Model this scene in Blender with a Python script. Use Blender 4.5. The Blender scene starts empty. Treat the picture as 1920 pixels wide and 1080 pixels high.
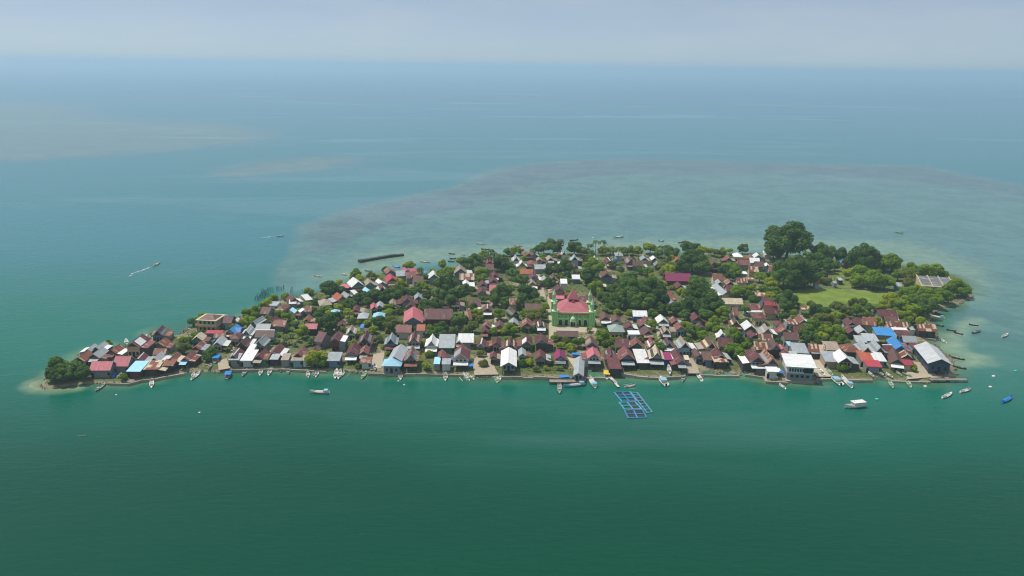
import bpy, math, random
import numpy as np
from mathutils import Vector, Matrix

random.seed(11)
rng = np.random.default_rng(11)
SC = bpy.context.scene
COL = SC.collection
R = math.radians

# ------------------------------------------------------------------ camera
CAM_H, LENS, PITCH, ROLL = 120.0, 28.0, 15.5, 0.82
FPX = 1920 * LENS / 36.0
cp, sp = math.cos(R(PITCH)), math.sin(R(PITCH))
fwd = Vector((0, cp, -sp)); rgt = Vector((1, 0, 0)); upv = Vector((0, sp, cp))
cr, sr = math.cos(R(ROLL)), math.sin(R(ROLL))
rgt2 = rgt * cr + upv * sr
upv2 = upv * cr - rgt * sr
CAM = Vector((0, 0, CAM_H))
cam_d = bpy.data.cameras.new('camera'); cam = bpy.data.objects.new('camera', cam_d); COL.objects.link(cam)
cam.matrix_world = Matrix(((rgt2.x, upv2.x, -fwd.x, CAM.x), (rgt2.y, upv2.y, -fwd.y, CAM.y), (rgt2.z, upv2.z, -fwd.z, CAM.z), (0, 0, 0, 1)))
cam_d.lens = LENS; cam_d.sensor_width = 36.0; cam_d.clip_start = 1.0; cam_d.clip_end = 200000.0
SC.camera = cam

# ------------------------------------------------------------------ world, sun, exposure
SUN_EL, SUN_AZ = 65.0, -62.0          # azimuth measured from +Y (away from the camera), negative = to the -X side
sdir = Vector((math.sin(R(SUN_AZ)) * math.cos(R(SUN_EL)), math.cos(R(SUN_AZ)) * math.cos(R(SUN_EL)), math.sin(R(SUN_EL))))
W = bpy.data.worlds.new('World'); SC.world = W; W.use_nodes = True
wn, wl = W.node_tree.nodes, W.node_tree.links
sky = wn.new('ShaderNodeTexSky'); sky.sky_type = 'NISHITA'; sky.sun_disc = False
sky.sun_elevation = R(SUN_EL); sky.sun_rotation = R(SUN_AZ)
sky.altitude = 100; sky.air_density = 0.4; sky.dust_density = 0.5; sky.ozone_density = 3.0
wtc = wn.new('ShaderNodeTexCoord'); wmp = wn.new('ShaderNodeMapping'); wmp.inputs['Scale'].default_value = (1.6, 1.6, 7.0)
wnz = wn.new('ShaderNodeTexNoise'); wnz.inputs['Scale'].default_value = 2.6; wnz.inputs['Detail'].default_value = 6.0; wnz.inputs['Roughness'].default_value = 0.6
wmr = wn.new('ShaderNodeMapRange'); wmr.interpolation_type = 'SMOOTHSTEP'
for i_, v_ in enumerate((0.35, 0.72, 0.36, 0.48)): wmr.inputs[i_ + 1].default_value = v_
veil = wn.new('ShaderNodeMix'); veil.data_type = 'RGBA'; veil.inputs[7].default_value = (6.1, 6.75, 6.75, 1)     # thin high cloud over the whole sky
wl.new(wtc.outputs['Generated'], wmp.inputs[0]); wl.new(wmp.outputs[0], wnz.inputs['Vector']); wl.new(wnz.outputs[0], wmr.inputs[0]); wl.new(wmr.outputs[0], veil.inputs[0])
wl.new(sky.outputs[0], veil.inputs[6]); wl.new(veil.outputs[2], wn['Background'].inputs[0]); wn['Background'].inputs[1].default_value = 0.104
sun_d = bpy.data.lights.new('sun', 'SUN'); sun = bpy.data.objects.new('sun', sun_d); COL.objects.link(sun)
sun_d.energy = 3.9; sun_d.angle = R(0.55); sun_d.color = (1.0, 0.95, 0.88)
sun.rotation_euler = sdir.to_track_quat('Z', 'Y').to_euler()
SC.view_settings.view_transform = 'Standard'; SC.view_settings.look = 'None'
SC.view_settings.exposure = 0.0; SC.view_settings.gamma = 1.0; SC.view_settings.use_curve_mapping = False
cy = SC.cycles
cy.use_denoising = True; cy.max_bounces = 6; cy.diffuse_bounces = 2; cy.glossy_bounces = 2
cy.transmission_bounces = 2; cy.volume_bounces = 1; cy.transparent_max_bounces = 4
cy.use_adaptive_sampling = True; cy.adaptive_threshold = 0.01; cy.filter_width = 1.15

# ------------------------------------------------------------------ pixel <-> place
def ray(px, py):
    return (fwd * FPX + rgt2 * (px - 960.0) + upv2 * (540.0 - py)).normalized()
def at(px, py, z=0.0):
    d = ray(px, py); return CAM + d * ((z - CAM.z) / d.z)
def depth(p): return (p - CAM).dot(fwd)
def ppm(p): return FPX / depth(p)
def pix(p):
    v = p - CAM; d = v.dot(fwd)
    return 960 + FPX * v.dot(rgt2) / d, 540 - FPX * v.dot(upv2) / d
GZ = 1.0                                # height of the village ground above the water

# ------------------------------------------------------------------ object helpers
def props(o, label=None, cat=None, group=None, kind=None):
    if label: o['label'] = label
    if cat: o['category'] = cat
    if group: o['group'] = group
    if kind: o['kind'] = kind
    return o
def link(name, me, m=None, parent=None, loc=None, rz=0.0):
    o = bpy.data.objects.new(name, me); COL.objects.link(o)
    if m is not None and me is not None and not me.materials: me.materials.append(m)
    if parent: o.parent = parent
    if loc is not None: o.location = loc
    if rz: o.rotation_euler = (0, 0, rz)
    return o
def empty(name, loc, rz=0.0):
    o = bpy.data.objects.new(name, None); COL.objects.link(o); o.location = loc; o.rotation_euler = (0, 0, rz)
    o.empty_display_size = 0.3
    return o
class MB:
    def __init__(s): s.v, s.f = [], []
    def add(s, vs, fs):
        b = len(s.v); s.v += [tuple(v) for v in vs]; s.f += [tuple(i + b for i in f) for f in fs]; return s
    def box(s, x0, x1, y0, y1, z0, z1):
        return s.add([(x0,y0,z0),(x1,y0,z0),(x1,y1,z0),(x0,y1,z0),(x0,y0,z1),(x1,y0,z1),(x1,y1,z1),(x0,y1,z1)],
                     [(3,2,1,0),(4,5,6,7),(0,1,5,4),(1,2,6,5),(2,3,7,6),(3,0,4,7)])
    def slab(s, quad, t):
        "thick sheet: four corners (counter-clockwise seen from above), pushed down by t"
        q = [Vector(p) for p in quad]; n = Vector((0, 0, -t))
        return s.add(q + [p + n for p in q], [(0,1,2,3),(7,6,5,4),(1,0,4,5),(2,1,5,6),(3,2,6,7),(0,3,7,4)])
    def prism(s, poly, y0, y1):
        "outline in x,z drawn along y"
        n = len(poly)
        vs = [(x, y0, z) for x, z in poly] + [(x, y1, z) for x, z in poly]
        return s.add(vs, [tuple(range(n)), tuple(range(2*n-1, n-1, -1))] + [(i, i+n, (i+1) % n + n, (i+1) % n) for i in range(n)])
    def tube(s, a, b, r0, r1, n=7, cap=True):
        a, b = Vector(a), Vector(b); d = (b - a).normalized()
        u = d.orthogonal().normalized(); w = d.cross(u)
        vs = [a + (u*math.cos(t) + w*math.sin(t))*r0 for t in [2*math.pi*i/n for i in range(n)]]
        vs += [b + (u*math.cos(t) + w*math.sin(t))*r1 for t in [2*math.pi*i/n for i in range(n)]]
        fs = [(i, (i+1) % n, (i+1) % n + n, i + n) for i in range(n)]
        if cap: fs += [tuple(range(n-1, -1, -1)), tuple(range(n, 2*n))]
        return s.add(vs, fs)
    def lathe(s, prof, n=12, c=(0, 0)):
        vs, fs = [], []
        for r, z in prof: vs += [(c[0] + r*math.cos(2*math.pi*i/n), c[1] + r*math.sin(2*math.pi*i/n), z) for i in range(n)]
        for k in range(len(prof)-1):
            for i in range(n): fs.append((k*n+i, k*n+(i+1) % n, (k+1)*n+(i+1) % n, (k+1)*n+i))
        fs += [tuple(range(n-1, -1, -1)), tuple(range((len(prof)-1)*n, len(prof)*n))]
        return s.add(vs, fs)
    def mesh(s, name, smooth=False):
        me = bpy.data.meshes.new(name); me.from_pydata(s.v, [], s.f); me.update()
        if smooth: me.polygons.foreach_set('use_smooth', [True]*len(me.polygons))
        return me
    def build(s, name, m, parent=None, loc=None, rz=0.0, smooth=False):
        return link(name, s.mesh(name, smooth), m, parent, loc, rz)
def np_mesh(name, verts, quads):
    me = bpy.data.meshes.new(name); n, k = len(verts), quads.shape[1]
    me.vertices.add(n); me.vertices.foreach_set('co', np.asarray(verts, dtype=np.float32).ravel())
    me.loops.add(quads.size); me.loops.foreach_set('vertex_index', quads.astype(np.int32).ravel())
    me.polygons.add(len(quads)); me.polygons.foreach_set('loop_start', np.arange(0, quads.size, k, dtype=np.int32))
    me.update(calc_edges=True); me.validate(); return me

# ------------------------------------------------------------------ materials
def new_mat(name):
    m = bpy.data.materials.new(name); m.use_nodes = True
    nt = m.node_tree; return m, nt.nodes, nt.links, nt.nodes['Principled BSDF']
def N(nodes, t, **kw):
    n = nodes.new(t)
    for k, v in kw.items(): setattr(n, k, v)
    return n
def math_n(nodes, links, op, a, b=None, clamp=False):
    n = nodes.new('ShaderNodeMath'); n.operation = op; n.use_clamp = clamp
    for i, x in enumerate((a, b)):
        if x is None: continue
        if isinstance(x, (int, float)): n.inputs[i].default_value = x
        else: links.new(x, n.inputs[i])
    return n.outputs[0]
def mix_c(nodes, links, fac, a, b, blend='MIX'):
    n = nodes.new('ShaderNodeMix'); n.data_type = 'RGBA'; n.blend_type = blend
    for i, x in ((0, fac), (6, a), (7, b)):
        if isinstance(x, (int, float)): n.inputs[i].default_value = x
        elif isinstance(x, tuple): n.inputs[i].default_value = (x[0], x[1], x[2], 1)
        else: links.new(x, n.inputs[i])
    return n.outputs[2]
def mrange(nodes, links, v, a, b, c=0.0, d=1.0, smooth=True):
    n = nodes.new('ShaderNodeMapRange'); n.interpolation_type = 'SMOOTHSTEP' if smooth else 'LINEAR'
    links.new(v, n.inputs[0])
    for i, x in enumerate((a, b, c, d)): n.inputs[i+1].default_value = x
    return n.outputs[0]
def noise(nodes, links, vec, scale, detail=4.0, rough=0.55, dist=0.0):
    n = nodes.new('ShaderNodeTexNoise'); n.inputs['Scale'].default_value = scale; n.inputs['Detail'].default_value = detail
    n.inputs['Roughness'].default_value = rough; n.inputs['Distortion'].default_value = dist
    if vec is not None: links.new(vec, n.inputs['Vector'])
    return n.outputs[0]
def simple(name, c, rough=0.7, var=0.25, scale=0.8, obj_var=0.25, metal=0.0, spec=0.3):
    m, n, l, b = new_mat(name)
    tc = N(n, 'ShaderNodeTexCoord'); oi = N(n, 'ShaderNodeObjectInfo')
    nz = noise(n, l, tc.outputs['Object'], scale, 5)
    f = math_n(n, l, 'ADD', math_n(n, l, 'MULTIPLY', nz, 2*var), 1 - var - obj_var/2)
    f = math_n(n, l, 'ADD', f, math_n(n, l, 'MULTIPLY', oi.outputs['Random'], obj_var))
    vm = N(n, 'ShaderNodeVectorMath', operation='SCALE'); vm.inputs[0].default_value = c; l.new(f, vm.inputs['Scale'])
    l.new(vm.outputs[0], b.inputs['Base Color'])
    b.inputs['Roughness'].default_value = rough; b.inputs['Metallic'].default_value = metal
    b.inputs['Specular IOR Level'].default_value = spec
    return m
def roof_mat(name, c, rust=0.25, rustc=(0.13, 0.05, 0.03), stripe=0.0, stripec=(0.5, 0.4, 0.28), rough=0.55, sheet=0.3):
    "corrugated sheets laid side by side along the ridge (local y), each with its own age"
    m, n, l, b = new_mat(name)
    tc = N(n, 'ShaderNodeTexCoord'); oi = N(n, 'ShaderNodeObjectInfo'); sx = N(n, 'ShaderNodeSeparateXYZ')
    l.new(tc.outputs['Object'], sx.inputs[0])
    idx = math_n(n, l, 'FLOOR', math_n(n, l, 'MULTIPLY', sx.outputs[1], 1/0.85))
    side = math_n(n, l, 'FLOOR', math_n(n, l, 'MULTIPLY', sx.outputs[0], 1/2.2))
    cv = N(n, 'ShaderNodeCombineXYZ'); l.new(idx, cv.inputs[0]); l.new(side, cv.inputs[1])
    l.new(math_n(n, l, 'MULTIPLY', oi.outputs['Random'], 97.0), cv.inputs[2])
    wn_ = N(n, 'ShaderNodeTexWhiteNoise', noise_dimensions='3D'); l.new(cv.outputs[0], wn_.inputs['Vector'])
    v = wn_.outputs['Value']
    col = mix_c(n, l, math_n(n, l, 'GREATER_THAN', v, 1 - stripe), c, stripec)
    br = math_n(n, l, 'ADD', math_n(n, l, 'MULTIPLY', v, sheet), 1 - sheet/2 - 0.15)
    br = math_n(n, l, 'ADD', br, math_n(n, l, 'MULTIPLY', oi.outputs['Random'], 0.3))
    vm = N(n, 'ShaderNodeVectorMath', operation='SCALE'); l.new(col, vm.inputs[0]); l.new(br, vm.inputs['Scale'])
    off = N(n, 'ShaderNodeVectorMath', operation='ADD'); l.new(tc.outputs['Object'], off.inputs[0]); l.new(cv.outputs[0], off.inputs[1])
    nz = noise(n, l, off.outputs[0], 0.7, 6, 0.65)
    rf = mrange(n, l, nz, 0.62 - rust*0.35, 0.80 - rust*0.25)
    col2 = mix_c(n, l, math_n(n, l, 'MULTIPLY', rf, 0.85), vm.outputs[0], rustc)
    l.new(col2, b.inputs['Base Color'])
    b.inputs['Roughness'].default_value = rough; b.inputs['Specular IOR Level'].default_value = 0.35
    wv = math_n(n, l, 'SINE', math_n(n, l, 'MULTIPLY', sx.outputs[1], 2*math.pi/0.28))
    bp = N(n, 'ShaderNodeBump'); bp.inputs['Strength'].default_value = 0.35; bp.inputs['Distance'].default_value = 0.03
    l.new(wv, bp.inputs['Height']); l.new(bp.outputs[0], b.inputs['Normal'])
    return m
ROOF = {
 'm': roof_mat('roof_maroon', (0.140, 0.043, 0.044), 0.45, (0.065, 0.032, 0.028), 0.05, (0.20, 0.11, 0.10), sheet=0.5),
 'f': roof_mat('roof_faded_red', (0.225, 0.080, 0.072), 0.4, (0.12, 0.05, 0.045), 0.08, (0.36, 0.24, 0.20), sheet=0.45),
 'd': roof_mat('roof_brown', (0.15, 0.075, 0.06), 0.35, (0.08, 0.04, 0.03)),
 'r': roof_mat('roof_rust', (0.24, 0.085, 0.05), 0.5, (0.11, 0.05, 0.035), 0.18, (0.38, 0.25, 0.18)),
 'x': roof_mat('roof_striped', (0.21, 0.065, 0.042), 0.4, (0.12, 0.05, 0.035), 0.42, (0.52, 0.42, 0.3), sheet=0.25),
 'p': roof_mat('roof_pink', (0.50, 0.14, 0.165), 0.3, (0.36, 0.11, 0.115), sheet=0.22),
 'c': roof_mat('roof_crimson', (0.40, 0.045, 0.07), 0.15, (0.24, 0.04, 0.05), sheet=0.12),
 'u': roof_mat('roof_magenta', (0.26, 0.025, 0.11), 0.15, (0.16, 0.03, 0.07), sheet=0.12),
 'w': roof_mat('roof_white', (0.78, 0.79, 0.78), 0.22, (0.50, 0.47, 0.42), sheet=0.16, rough=0.4),
 'v': roof_mat('roof_pale_grey', (0.60, 0.62, 0.63), 0.2, (0.42, 0.40, 0.37), sheet=0.2, rough=0.4),
 'g': roof_mat('roof_grey', (0.38, 0.42, 0.44), 0.18, (0.25, 0.22, 0.2), sheet=0.2, rough=0.4),
 'b': roof_mat('roof_blue', (0.05, 0.26, 0.60), 0.3, (0.06, 0.18, 0.38), sheet=0.25),
 'l': roof_mat('roof_pale_blue', (0.33, 0.63, 0.78), 0.08, (0.3, 0.42, 0.5), sheet=0.1),
 't': roof_mat('roof_tan', (0.36, 0.29, 0.23), 0.3, (0.22, 0.15, 0.11), sheet=0.25),
 'y': roof_mat('roof_cream', (0.62, 0.53, 0.38), 0.25, (0.35, 0.22, 0.12), sheet=0.2),
 'n': roof_mat('roof_sage', (0.31, 0.39, 0.34), 0.15, (0.2, 0.22, 0.2), sheet=0.15),
 'o': roof_mat('roof_orange', (0.42, 0.11, 0.06), 0.25, (0.2, 0.07, 0.05)),
 'k': roof_mat('roof_slate', (0.17, 0.18, 0.19), 0.35, (0.09, 0.085, 0.08), 0.1, (0.3, 0.3, 0.3), sheet=0.45),
}
RN = {'m': 'maroon', 'f': 'faded red', 'd': 'brown', 'r': 'rusty', 'x': 'rust and cream striped', 'p': 'pink', 'c': 'crimson', 'u': 'magenta', 'w': 'white', 'v': 'pale grey', 'g': 'grey',
      'b': 'blue', 'l': 'pale blue', 't': 'tan', 'y': 'cream', 'n': 'sage green', 'o': 'orange red', 'k': 'slate grey'}
WALL = {
 'd': simple('wall_dark_plank', (0.075, 0.062, 0.055)), 'g': simple('wall_grey', (0.26, 0.27, 0.28)),
 'w': simple('wall_white', (0.62, 0.62, 0.60)), 'y': simple('wall_cream', (0.55, 0.45, 0.27)),
 'b': simple('wall_blue_grey', (0.13, 0.21, 0.29)), 'l': simple('wall_pale_blue', (0.30, 0.47, 0.52)),
 'n': simple('wall_green', (0.09, 0.24, 0.15)), 'B': simple('wall_bright_blue', (0.05, 0.16, 0.42)),
 't': simple('wall_tan', (0.40, 0.33, 0.25)), 'm': simple('wall_maroon', (0.16, 0.05, 0.05)),
 'K': simple('wall_navy', (0.055, 0.085, 0.14)), 'T': simple('wall_teal', (0.06, 0.34, 0.30)),
}
WN = {'d': 'dark plank', 'g': 'grey', 'w': 'white', 'y': 'cream', 'b': 'blue grey', 'l': 'pale blue', 'n': 'green', 'B': 'bright blue', 't': 'tan', 'm': 'maroon', 'K': 'navy', 'T': 'teal'}
M_post = simple('timber_post', (0.10, 0.08, 0.065))
M_wood = simple('weathered_timber', (0.27, 0.23, 0.19))
M_trim = simple('pale_trim', (0.52, 0.48, 0.45), obj_var=0.6)
M_dark = simple('dark_opening', (0.018, 0.02, 0.024), rough=0.3)
M_conc = simple('concrete', (0.38, 0.34, 0.27), var=0.4, scale=0.5)
M_stone = simple('shore_stone', (0.26, 0.22, 0.16), var=0.5, scale=1.2, obj_var=0.4)
M_green = simple('mosque_green', (0.20, 0.55, 0.14), var=0.12, obj_var=0.1)
M_green2 = simple('mosque_pale_green', (0.52, 0.75, 0.42), var=0.1, obj_var=0.1)
M_pgreen = simple('mosque_minaret_green', (0.36, 0.62, 0.34), var=0.12, obj_var=0.1)
M_bwhite = simple('boat_white', (0.70, 0.70, 0.66), rough=0.45, var=0.15)
M_bgrey = simple('boat_grey', (0.28, 0.30, 0.29), rough=0.6)
M_bdark = simple('boat_dark', (0.045, 0.05, 0.05), rough=0.6)
M_bblue = simple('boat_blue', (0.04, 0.20, 0.60), rough=0.45, var=0.15)
M_bpale = simple('boat_pale_blue', (0.25, 0.48, 0.62), rough=0.45, var=0.15)
M_bgreen = simple('boat_green', (0.34, 0.46, 0.30), rough=0.5)
M_byel = simple('boat_yellow', (0.75, 0.52, 0.06), rough=0.5, var=0.1)
M_bdeck = simple('boat_deck', (0.36, 0.36, 0.31), rough=0.7)
M_frame = simple('cage_blue', (0.07, 0.23, 0.45), rough=0.5, obj_var=0.5)
M_frame2 = simple('cage_pale', (0.13, 0.33, 0.46), rough=0.5, obj_var=0.4)
M_net = simple('cage_net', (0.03, 0.05, 0.055), rough=0.9)
M_teal = simple('float_teal', (0.06, 0.45, 0.36), rough=0.5)
M_foam = simple('wake_foam', (0.55, 0.62, 0.62), rough=0.9)
M_tarp = simple('tarp_blue', (0.03, 0.22, 0.62), rough=0.4)
M_bark = simple('bark', (0.13, 0.10, 0.075))
M_palmbark = simple('palm_bark', (0.22, 0.19, 0.155))

def leaf_mat(name, c1, c2, trans=0.25, rough=0.55):
    m, n, l, b = new_mat(name)
    tc = N(n, 'ShaderNodeTexCoord'); oi = N(n, 'ShaderNodeObjectInfo'); gi = N(n, 'ShaderNodeNewGeometry')
    nz = noise(n, l, tc.outputs['Object'], 3.2, 3)
    f = math_n(n, l, 'ADD', math_n(n, l, 'MULTIPLY', mrange(n, l, nz, 0.3, 0.7), 0.4), math_n(n, l, 'MULTIPLY', gi.outputs['Random Per Island'], 0.45))
    f = math_n(n, l, 'ADD', f, math_n(n, l, 'MULTIPLY', math_n(n, l, 'SUBTRACT', oi.outputs['Random'], 0.35), 0.6), True)
    col = mix_c(n, l, f, c1, c2)
    l.new(col, b.inputs['Base Color']); b.inputs['Roughness'].default_value = rough; b.inputs['Specular IOR Level'].default_value = 0.25
    tr = N(n, 'ShaderNodeBsdfTranslucent'); l.new(col, tr.inputs[0])
    mx = N(n, 'ShaderNodeMixShader'); mx.inputs[0].default_value = trans
    l.new(b.outputs[0], mx.inputs[1]); l.new(tr.outputs[0], mx.inputs[2]); l.new(mx.outputs[0], n['Material Output'].inputs[0])
    return m
LEAF = {
 'D': leaf_mat('leaf_dark', (0.040, 0.110, 0.013), (0.165, 0.285, 0.032), 0.36),
 'M': leaf_mat('leaf_mid', (0.115, 0.240, 0.008), (0.31, 0.435, 0.018), 0.38),
 'L': leaf_mat('leaf_lime', (0.25, 0.36, 0.008), (0.44, 0.50, 0.015), 0.38),
 'S': leaf_mat('leaf_olive', (0.12, 0.175, 0.018), (0.25, 0.275, 0.035), 0.32),
 'P': leaf_mat('leaf_palm', (0.045, 0.10, 0.02), (0.11, 0.17, 0.035), 0.3),
 'B': leaf_mat('leaf_banana', (0.09, 0.20, 0.015), (0.22, 0.32, 0.035), 0.36),
}

# ------------------------------------------------------------------ island outline
FRONT = [(81,720),(95,724),(112,723),(150,718),(190,715),(205,716),(238,717),(262,711),(290,708),(312,703),(330,700),(352,696),(385,694),(418,696),(432,691),(500,689),(540,691),
 (612,693),(640,692),(690,697),(740,698),(800,698),(868,700),(885,704),(905,706),(940,704),(1000,704),(1070,706),(1096,706),(1099,690),(1128,690),(1134,705),(1163,703),(1166,699),(1192,703),(1216,704),
 (1250,705),(1286,702),(1288,700),(1313,701),(1316,692),(1340,692),(1345,699),(1362,692),(1386,702),(1388,690),(1399,699),(1432,704),(1437,713),(1476,714),(1478,716),(1527,716),(1530,708),(1560,707),(1592,710),(1635,710),(1640,704),(1662,704),(1668,711),(1745,713),
 (1786,700),(1783,668),(1765,660),(1752,648),(1738,640),(1730,634),(1754,634),(1755,618),(1742,604),(1746,592),(1756,578),(1778,574),(1815,561),(1822,547),(1812,530),(1785,516),(1740,504),
 (1690,498),(1600,488),(1500,480),(1430,476),(1300,476),(1180,474),(1100,475),(1000,476),(930,482),(870,492),(850,502),(800,510),(770,508),(720,512),(690,518),(660,526),(630,536),(600,548),(565,556),(535,562),
 (500,574),(470,590),(440,603),(400,606),(360,610),(352,618),(345,627),(322,632),(310,628),(304,616),(286,622),(284,642),(255,646),(240,650),(220,652),(196,650),(175,656),(150,666),(140,680),(128,690),(100,700),(88,710)]
POLY = np.array([at(x, y, 0.4).xy for x, y in FRONT])
def sdist(P, poly, closed=True):
    "signed distance, positive inside"
    P = np.asarray(P, float); best = np.full(len(P), 1e18); ins = np.zeros(len(P), bool)
    a = poly; b = np.roll(poly, -1, 0)
    for (x0, y0), (x1, y1) in zip(a, b):
        dx, dy = x1-x0, y1-y0; L2 = dx*dx + dy*dy + 1e-12
        t = np.clip(((P[:,0]-x0)*dx + (P[:,1]-y0)*dy)/L2, 0, 1)
        d = (P[:,0]-x0-t*dx)**2 + (P[:,1]-y0-t*dy)**2
        best = np.minimum(best, d)
        c = ((y0 > P[:,1]) != (y1 > P[:,1])) & (P[:,0] < (x1-x0)*(P[:,1]-y0)/((y1-y0) if y1 != y0 else 1e-12) + x0)
        ins ^= c
    return np.where(ins, 1, -1)*np.sqrt(best)
def inland(p, margin, front):
    "nudge a place off the water, by the shortest way"
    for _ in range(30):
        q = sdist(np.array([[p.x, p.y], [p.x + 0.3, p.y], [p.x, p.y + 0.3]]), POLY)
        if q[0] >= margin: break
        g = Vector((q[1] - q[0], q[2] - q[0])); g = g.normalized() if g.length > 1e-6 else Vector((0, 1 if front else -1))
        p.x += g.x*0.5; p.y += g.y*0.5
    return p
def vnoise(P, s, seed=0):
    "cheap value noise on numpy points"
    r = np.random.default_rng(seed).random((64, 64)); q = np.asarray(P)/s; i = np.floor(q).astype(int); f = q - i; f = f*f*(3-2*f)
    g = lambda a, b: r[(i[:,0]+a) % 64, (i[:,1]+b) % 64]
    return (g(0,0)*(1-f[:,0]) + g(1,0)*f[:,0])*(1-f[:,1]) + (g(0,1)*(1-f[:,0]) + g(1,1)*f[:,0])*f[:,1]
def wpoly(pts, z=0.0): return np.array([at(x, y, z).xy for x, y in pts])

# ground of the island: a relief grid
def build_ground():
    x0, x1, y0, y1, st = -300, 300, 265, 570, 1.25
    xs = np.arange(x0, x1, st); ys = np.arange(y0, y1, st); nx, ny = len(xs), len(ys)
    X, Y = np.meshgrid(xs, ys); P = np.stack([X.ravel(), Y.ravel()], 1)
    d = sdist(P, POLY) + (vnoise(P, 3.5, 1) - 0.5)*1.1
    h = np.where(d > 0, np.minimum(GZ, 0.25 + d*0.9), 0.25 + d*0.55)
    h = np.maximum(h, -2.0) + np.where(d > 2, (vnoise(P, 7, 2) - 0.5)*0.12, 0)
    V = np.stack([P[:,0], P[:,1], h], 1)
    i = np.arange(nx*ny).reshape(ny, nx)
    Q = np.stack([i[:-1,:-1].ravel(), i[:-1,1:].ravel(), i[1:,1:].ravel(), i[1:,:-1].ravel()], 1)
    keep = h[Q].max(1) > -1.4; Q = Q[keep]
    u, inv = np.unique(Q, return_inverse=True); V = V[u]; Q = inv.reshape(-1, 4)
    me = np_mesh('ground', V, Q)
    m, n, l, b = new_mat('island_soil')
    tc = N(n, 'ShaderNodeTexCoord')
    n1 = noise(n, l, tc.outputs['Object'], 0.045, 6, 0.6); n2 = noise(n, l, tc.outputs['Object'], 0.6, 5, 0.6); n3 = noise(n, l, tc.outputs['Object'], 0.16, 4, 0.6)
    sand = mix_c(n, l, mrange(n, l, n2, 0.35, 0.65), (0.30, 0.235, 0.155), (0.50, 0.43, 0.32))
    soil = mix_c(n, l, mrange(n, l, n3, 0.45, 0.62), sand, (0.17, 0.125, 0.08))
    grass = mix_c(n, l, mrange(n, l, n2, 0.35, 0.65), (0.05, 0.085, 0.02), (0.13, 0.15, 0.04))
    gf = mrange(n, l, math_n(n, l, 'ADD', math_n(n, l, 'MULTIPLY', n1, 0.6), math_n(n, l, 'MULTIPLY', n2, 0.4)), 0.40, 0.50)
    col = mix_c(n, l, gf, soil, grass)
    sx = N(n, 'ShaderNodeSeparateXYZ'); l.new(tc.outputs['Object'], sx.inputs[0])
    col = mix_c(n, l, mrange(n, l, sx.outputs[2], 0.85, 0.35), col, mix_c(n, l, n2, (0.16, 0.13, 0.075), (0.40, 0.33, 0.21)))
    l.new(col, b.inputs['Base Color']); b.inputs['Roughness'].default_value = 0.95
    bp = N(n, 'ShaderNodeBump'); bp.inputs['Strength'].default_value = 0.5; bp.inputs['Distance'].default_value = 0.3
    l.new(n2, bp.inputs['Height']); l.new(bp.outputs[0], b.inputs['Normal'])
    me.materials.append(m); o = link('ground', me); props(o, 'sandy island ground with grass patches under the village', 'ground', kind='structure')
build_ground()

# ------------------------------------------------------------------ sea
REEF = wpoly([(548,426),(620,397),(720,374),(840,350),(880,326),(960,308),(1060,299),(1180,296),(1300,299),(1450,303),(1600,306),(1750,312),(1830,328),(1930,348),(2100,380),(2400,700),(2300,900),(1800,800),(1735,716),(1770,600),(1770,560),(1500,470),(1100,470),(900,478),(760,500),(600,545),(520,560),(500,520),(540,470)])
RIM = wpoly([(548,426),(620,397),(720,374),(840,350),(880,326),(960,308),(1060,299),(1180,296),(1300,299),(1450,303),(1600,306),(1750,312),(1830,328),(1930,348),(2100,380),(2100,400),(1900,372),(1800,355),(1650,336),(1450,330),(1200,330),(1050,345),(960,372),(880,395),(800,412),(700,440),(640,470),(560,480)])
SHOAL = [wpoly([(-200,186),(40,191),(130,191),(182,200),(160,212),(290,226),(430,231),(500,240),(548,254),(510,265),(360,282),(200,295),(0,306),(-200,310)]),
         wpoly([(370,330),(430,310),(520,298),(620,293),(705,294),(690,306),(600,322),(500,330),(420,336)])]
SAND = [wpoly([(40,727),(52,717),(85,708),(95,722),(125,726),(165,720),(150,730),(110,735),(60,735)]),
        wpoly([(1718,634),(1770,625),(1800,610),(1830,600),(1800,640),(1815,660),(1850,665),(1840,685),(1810,690),(1780,680)]),
        wpoly([(700,470),(900,462),(1100,452),(1400,448),(1700,452),(1850,500),(1830,560),(1780,560),(1500,474),(1000,472),(860,488),(740,500),(650,520),(620,520)])]
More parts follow.
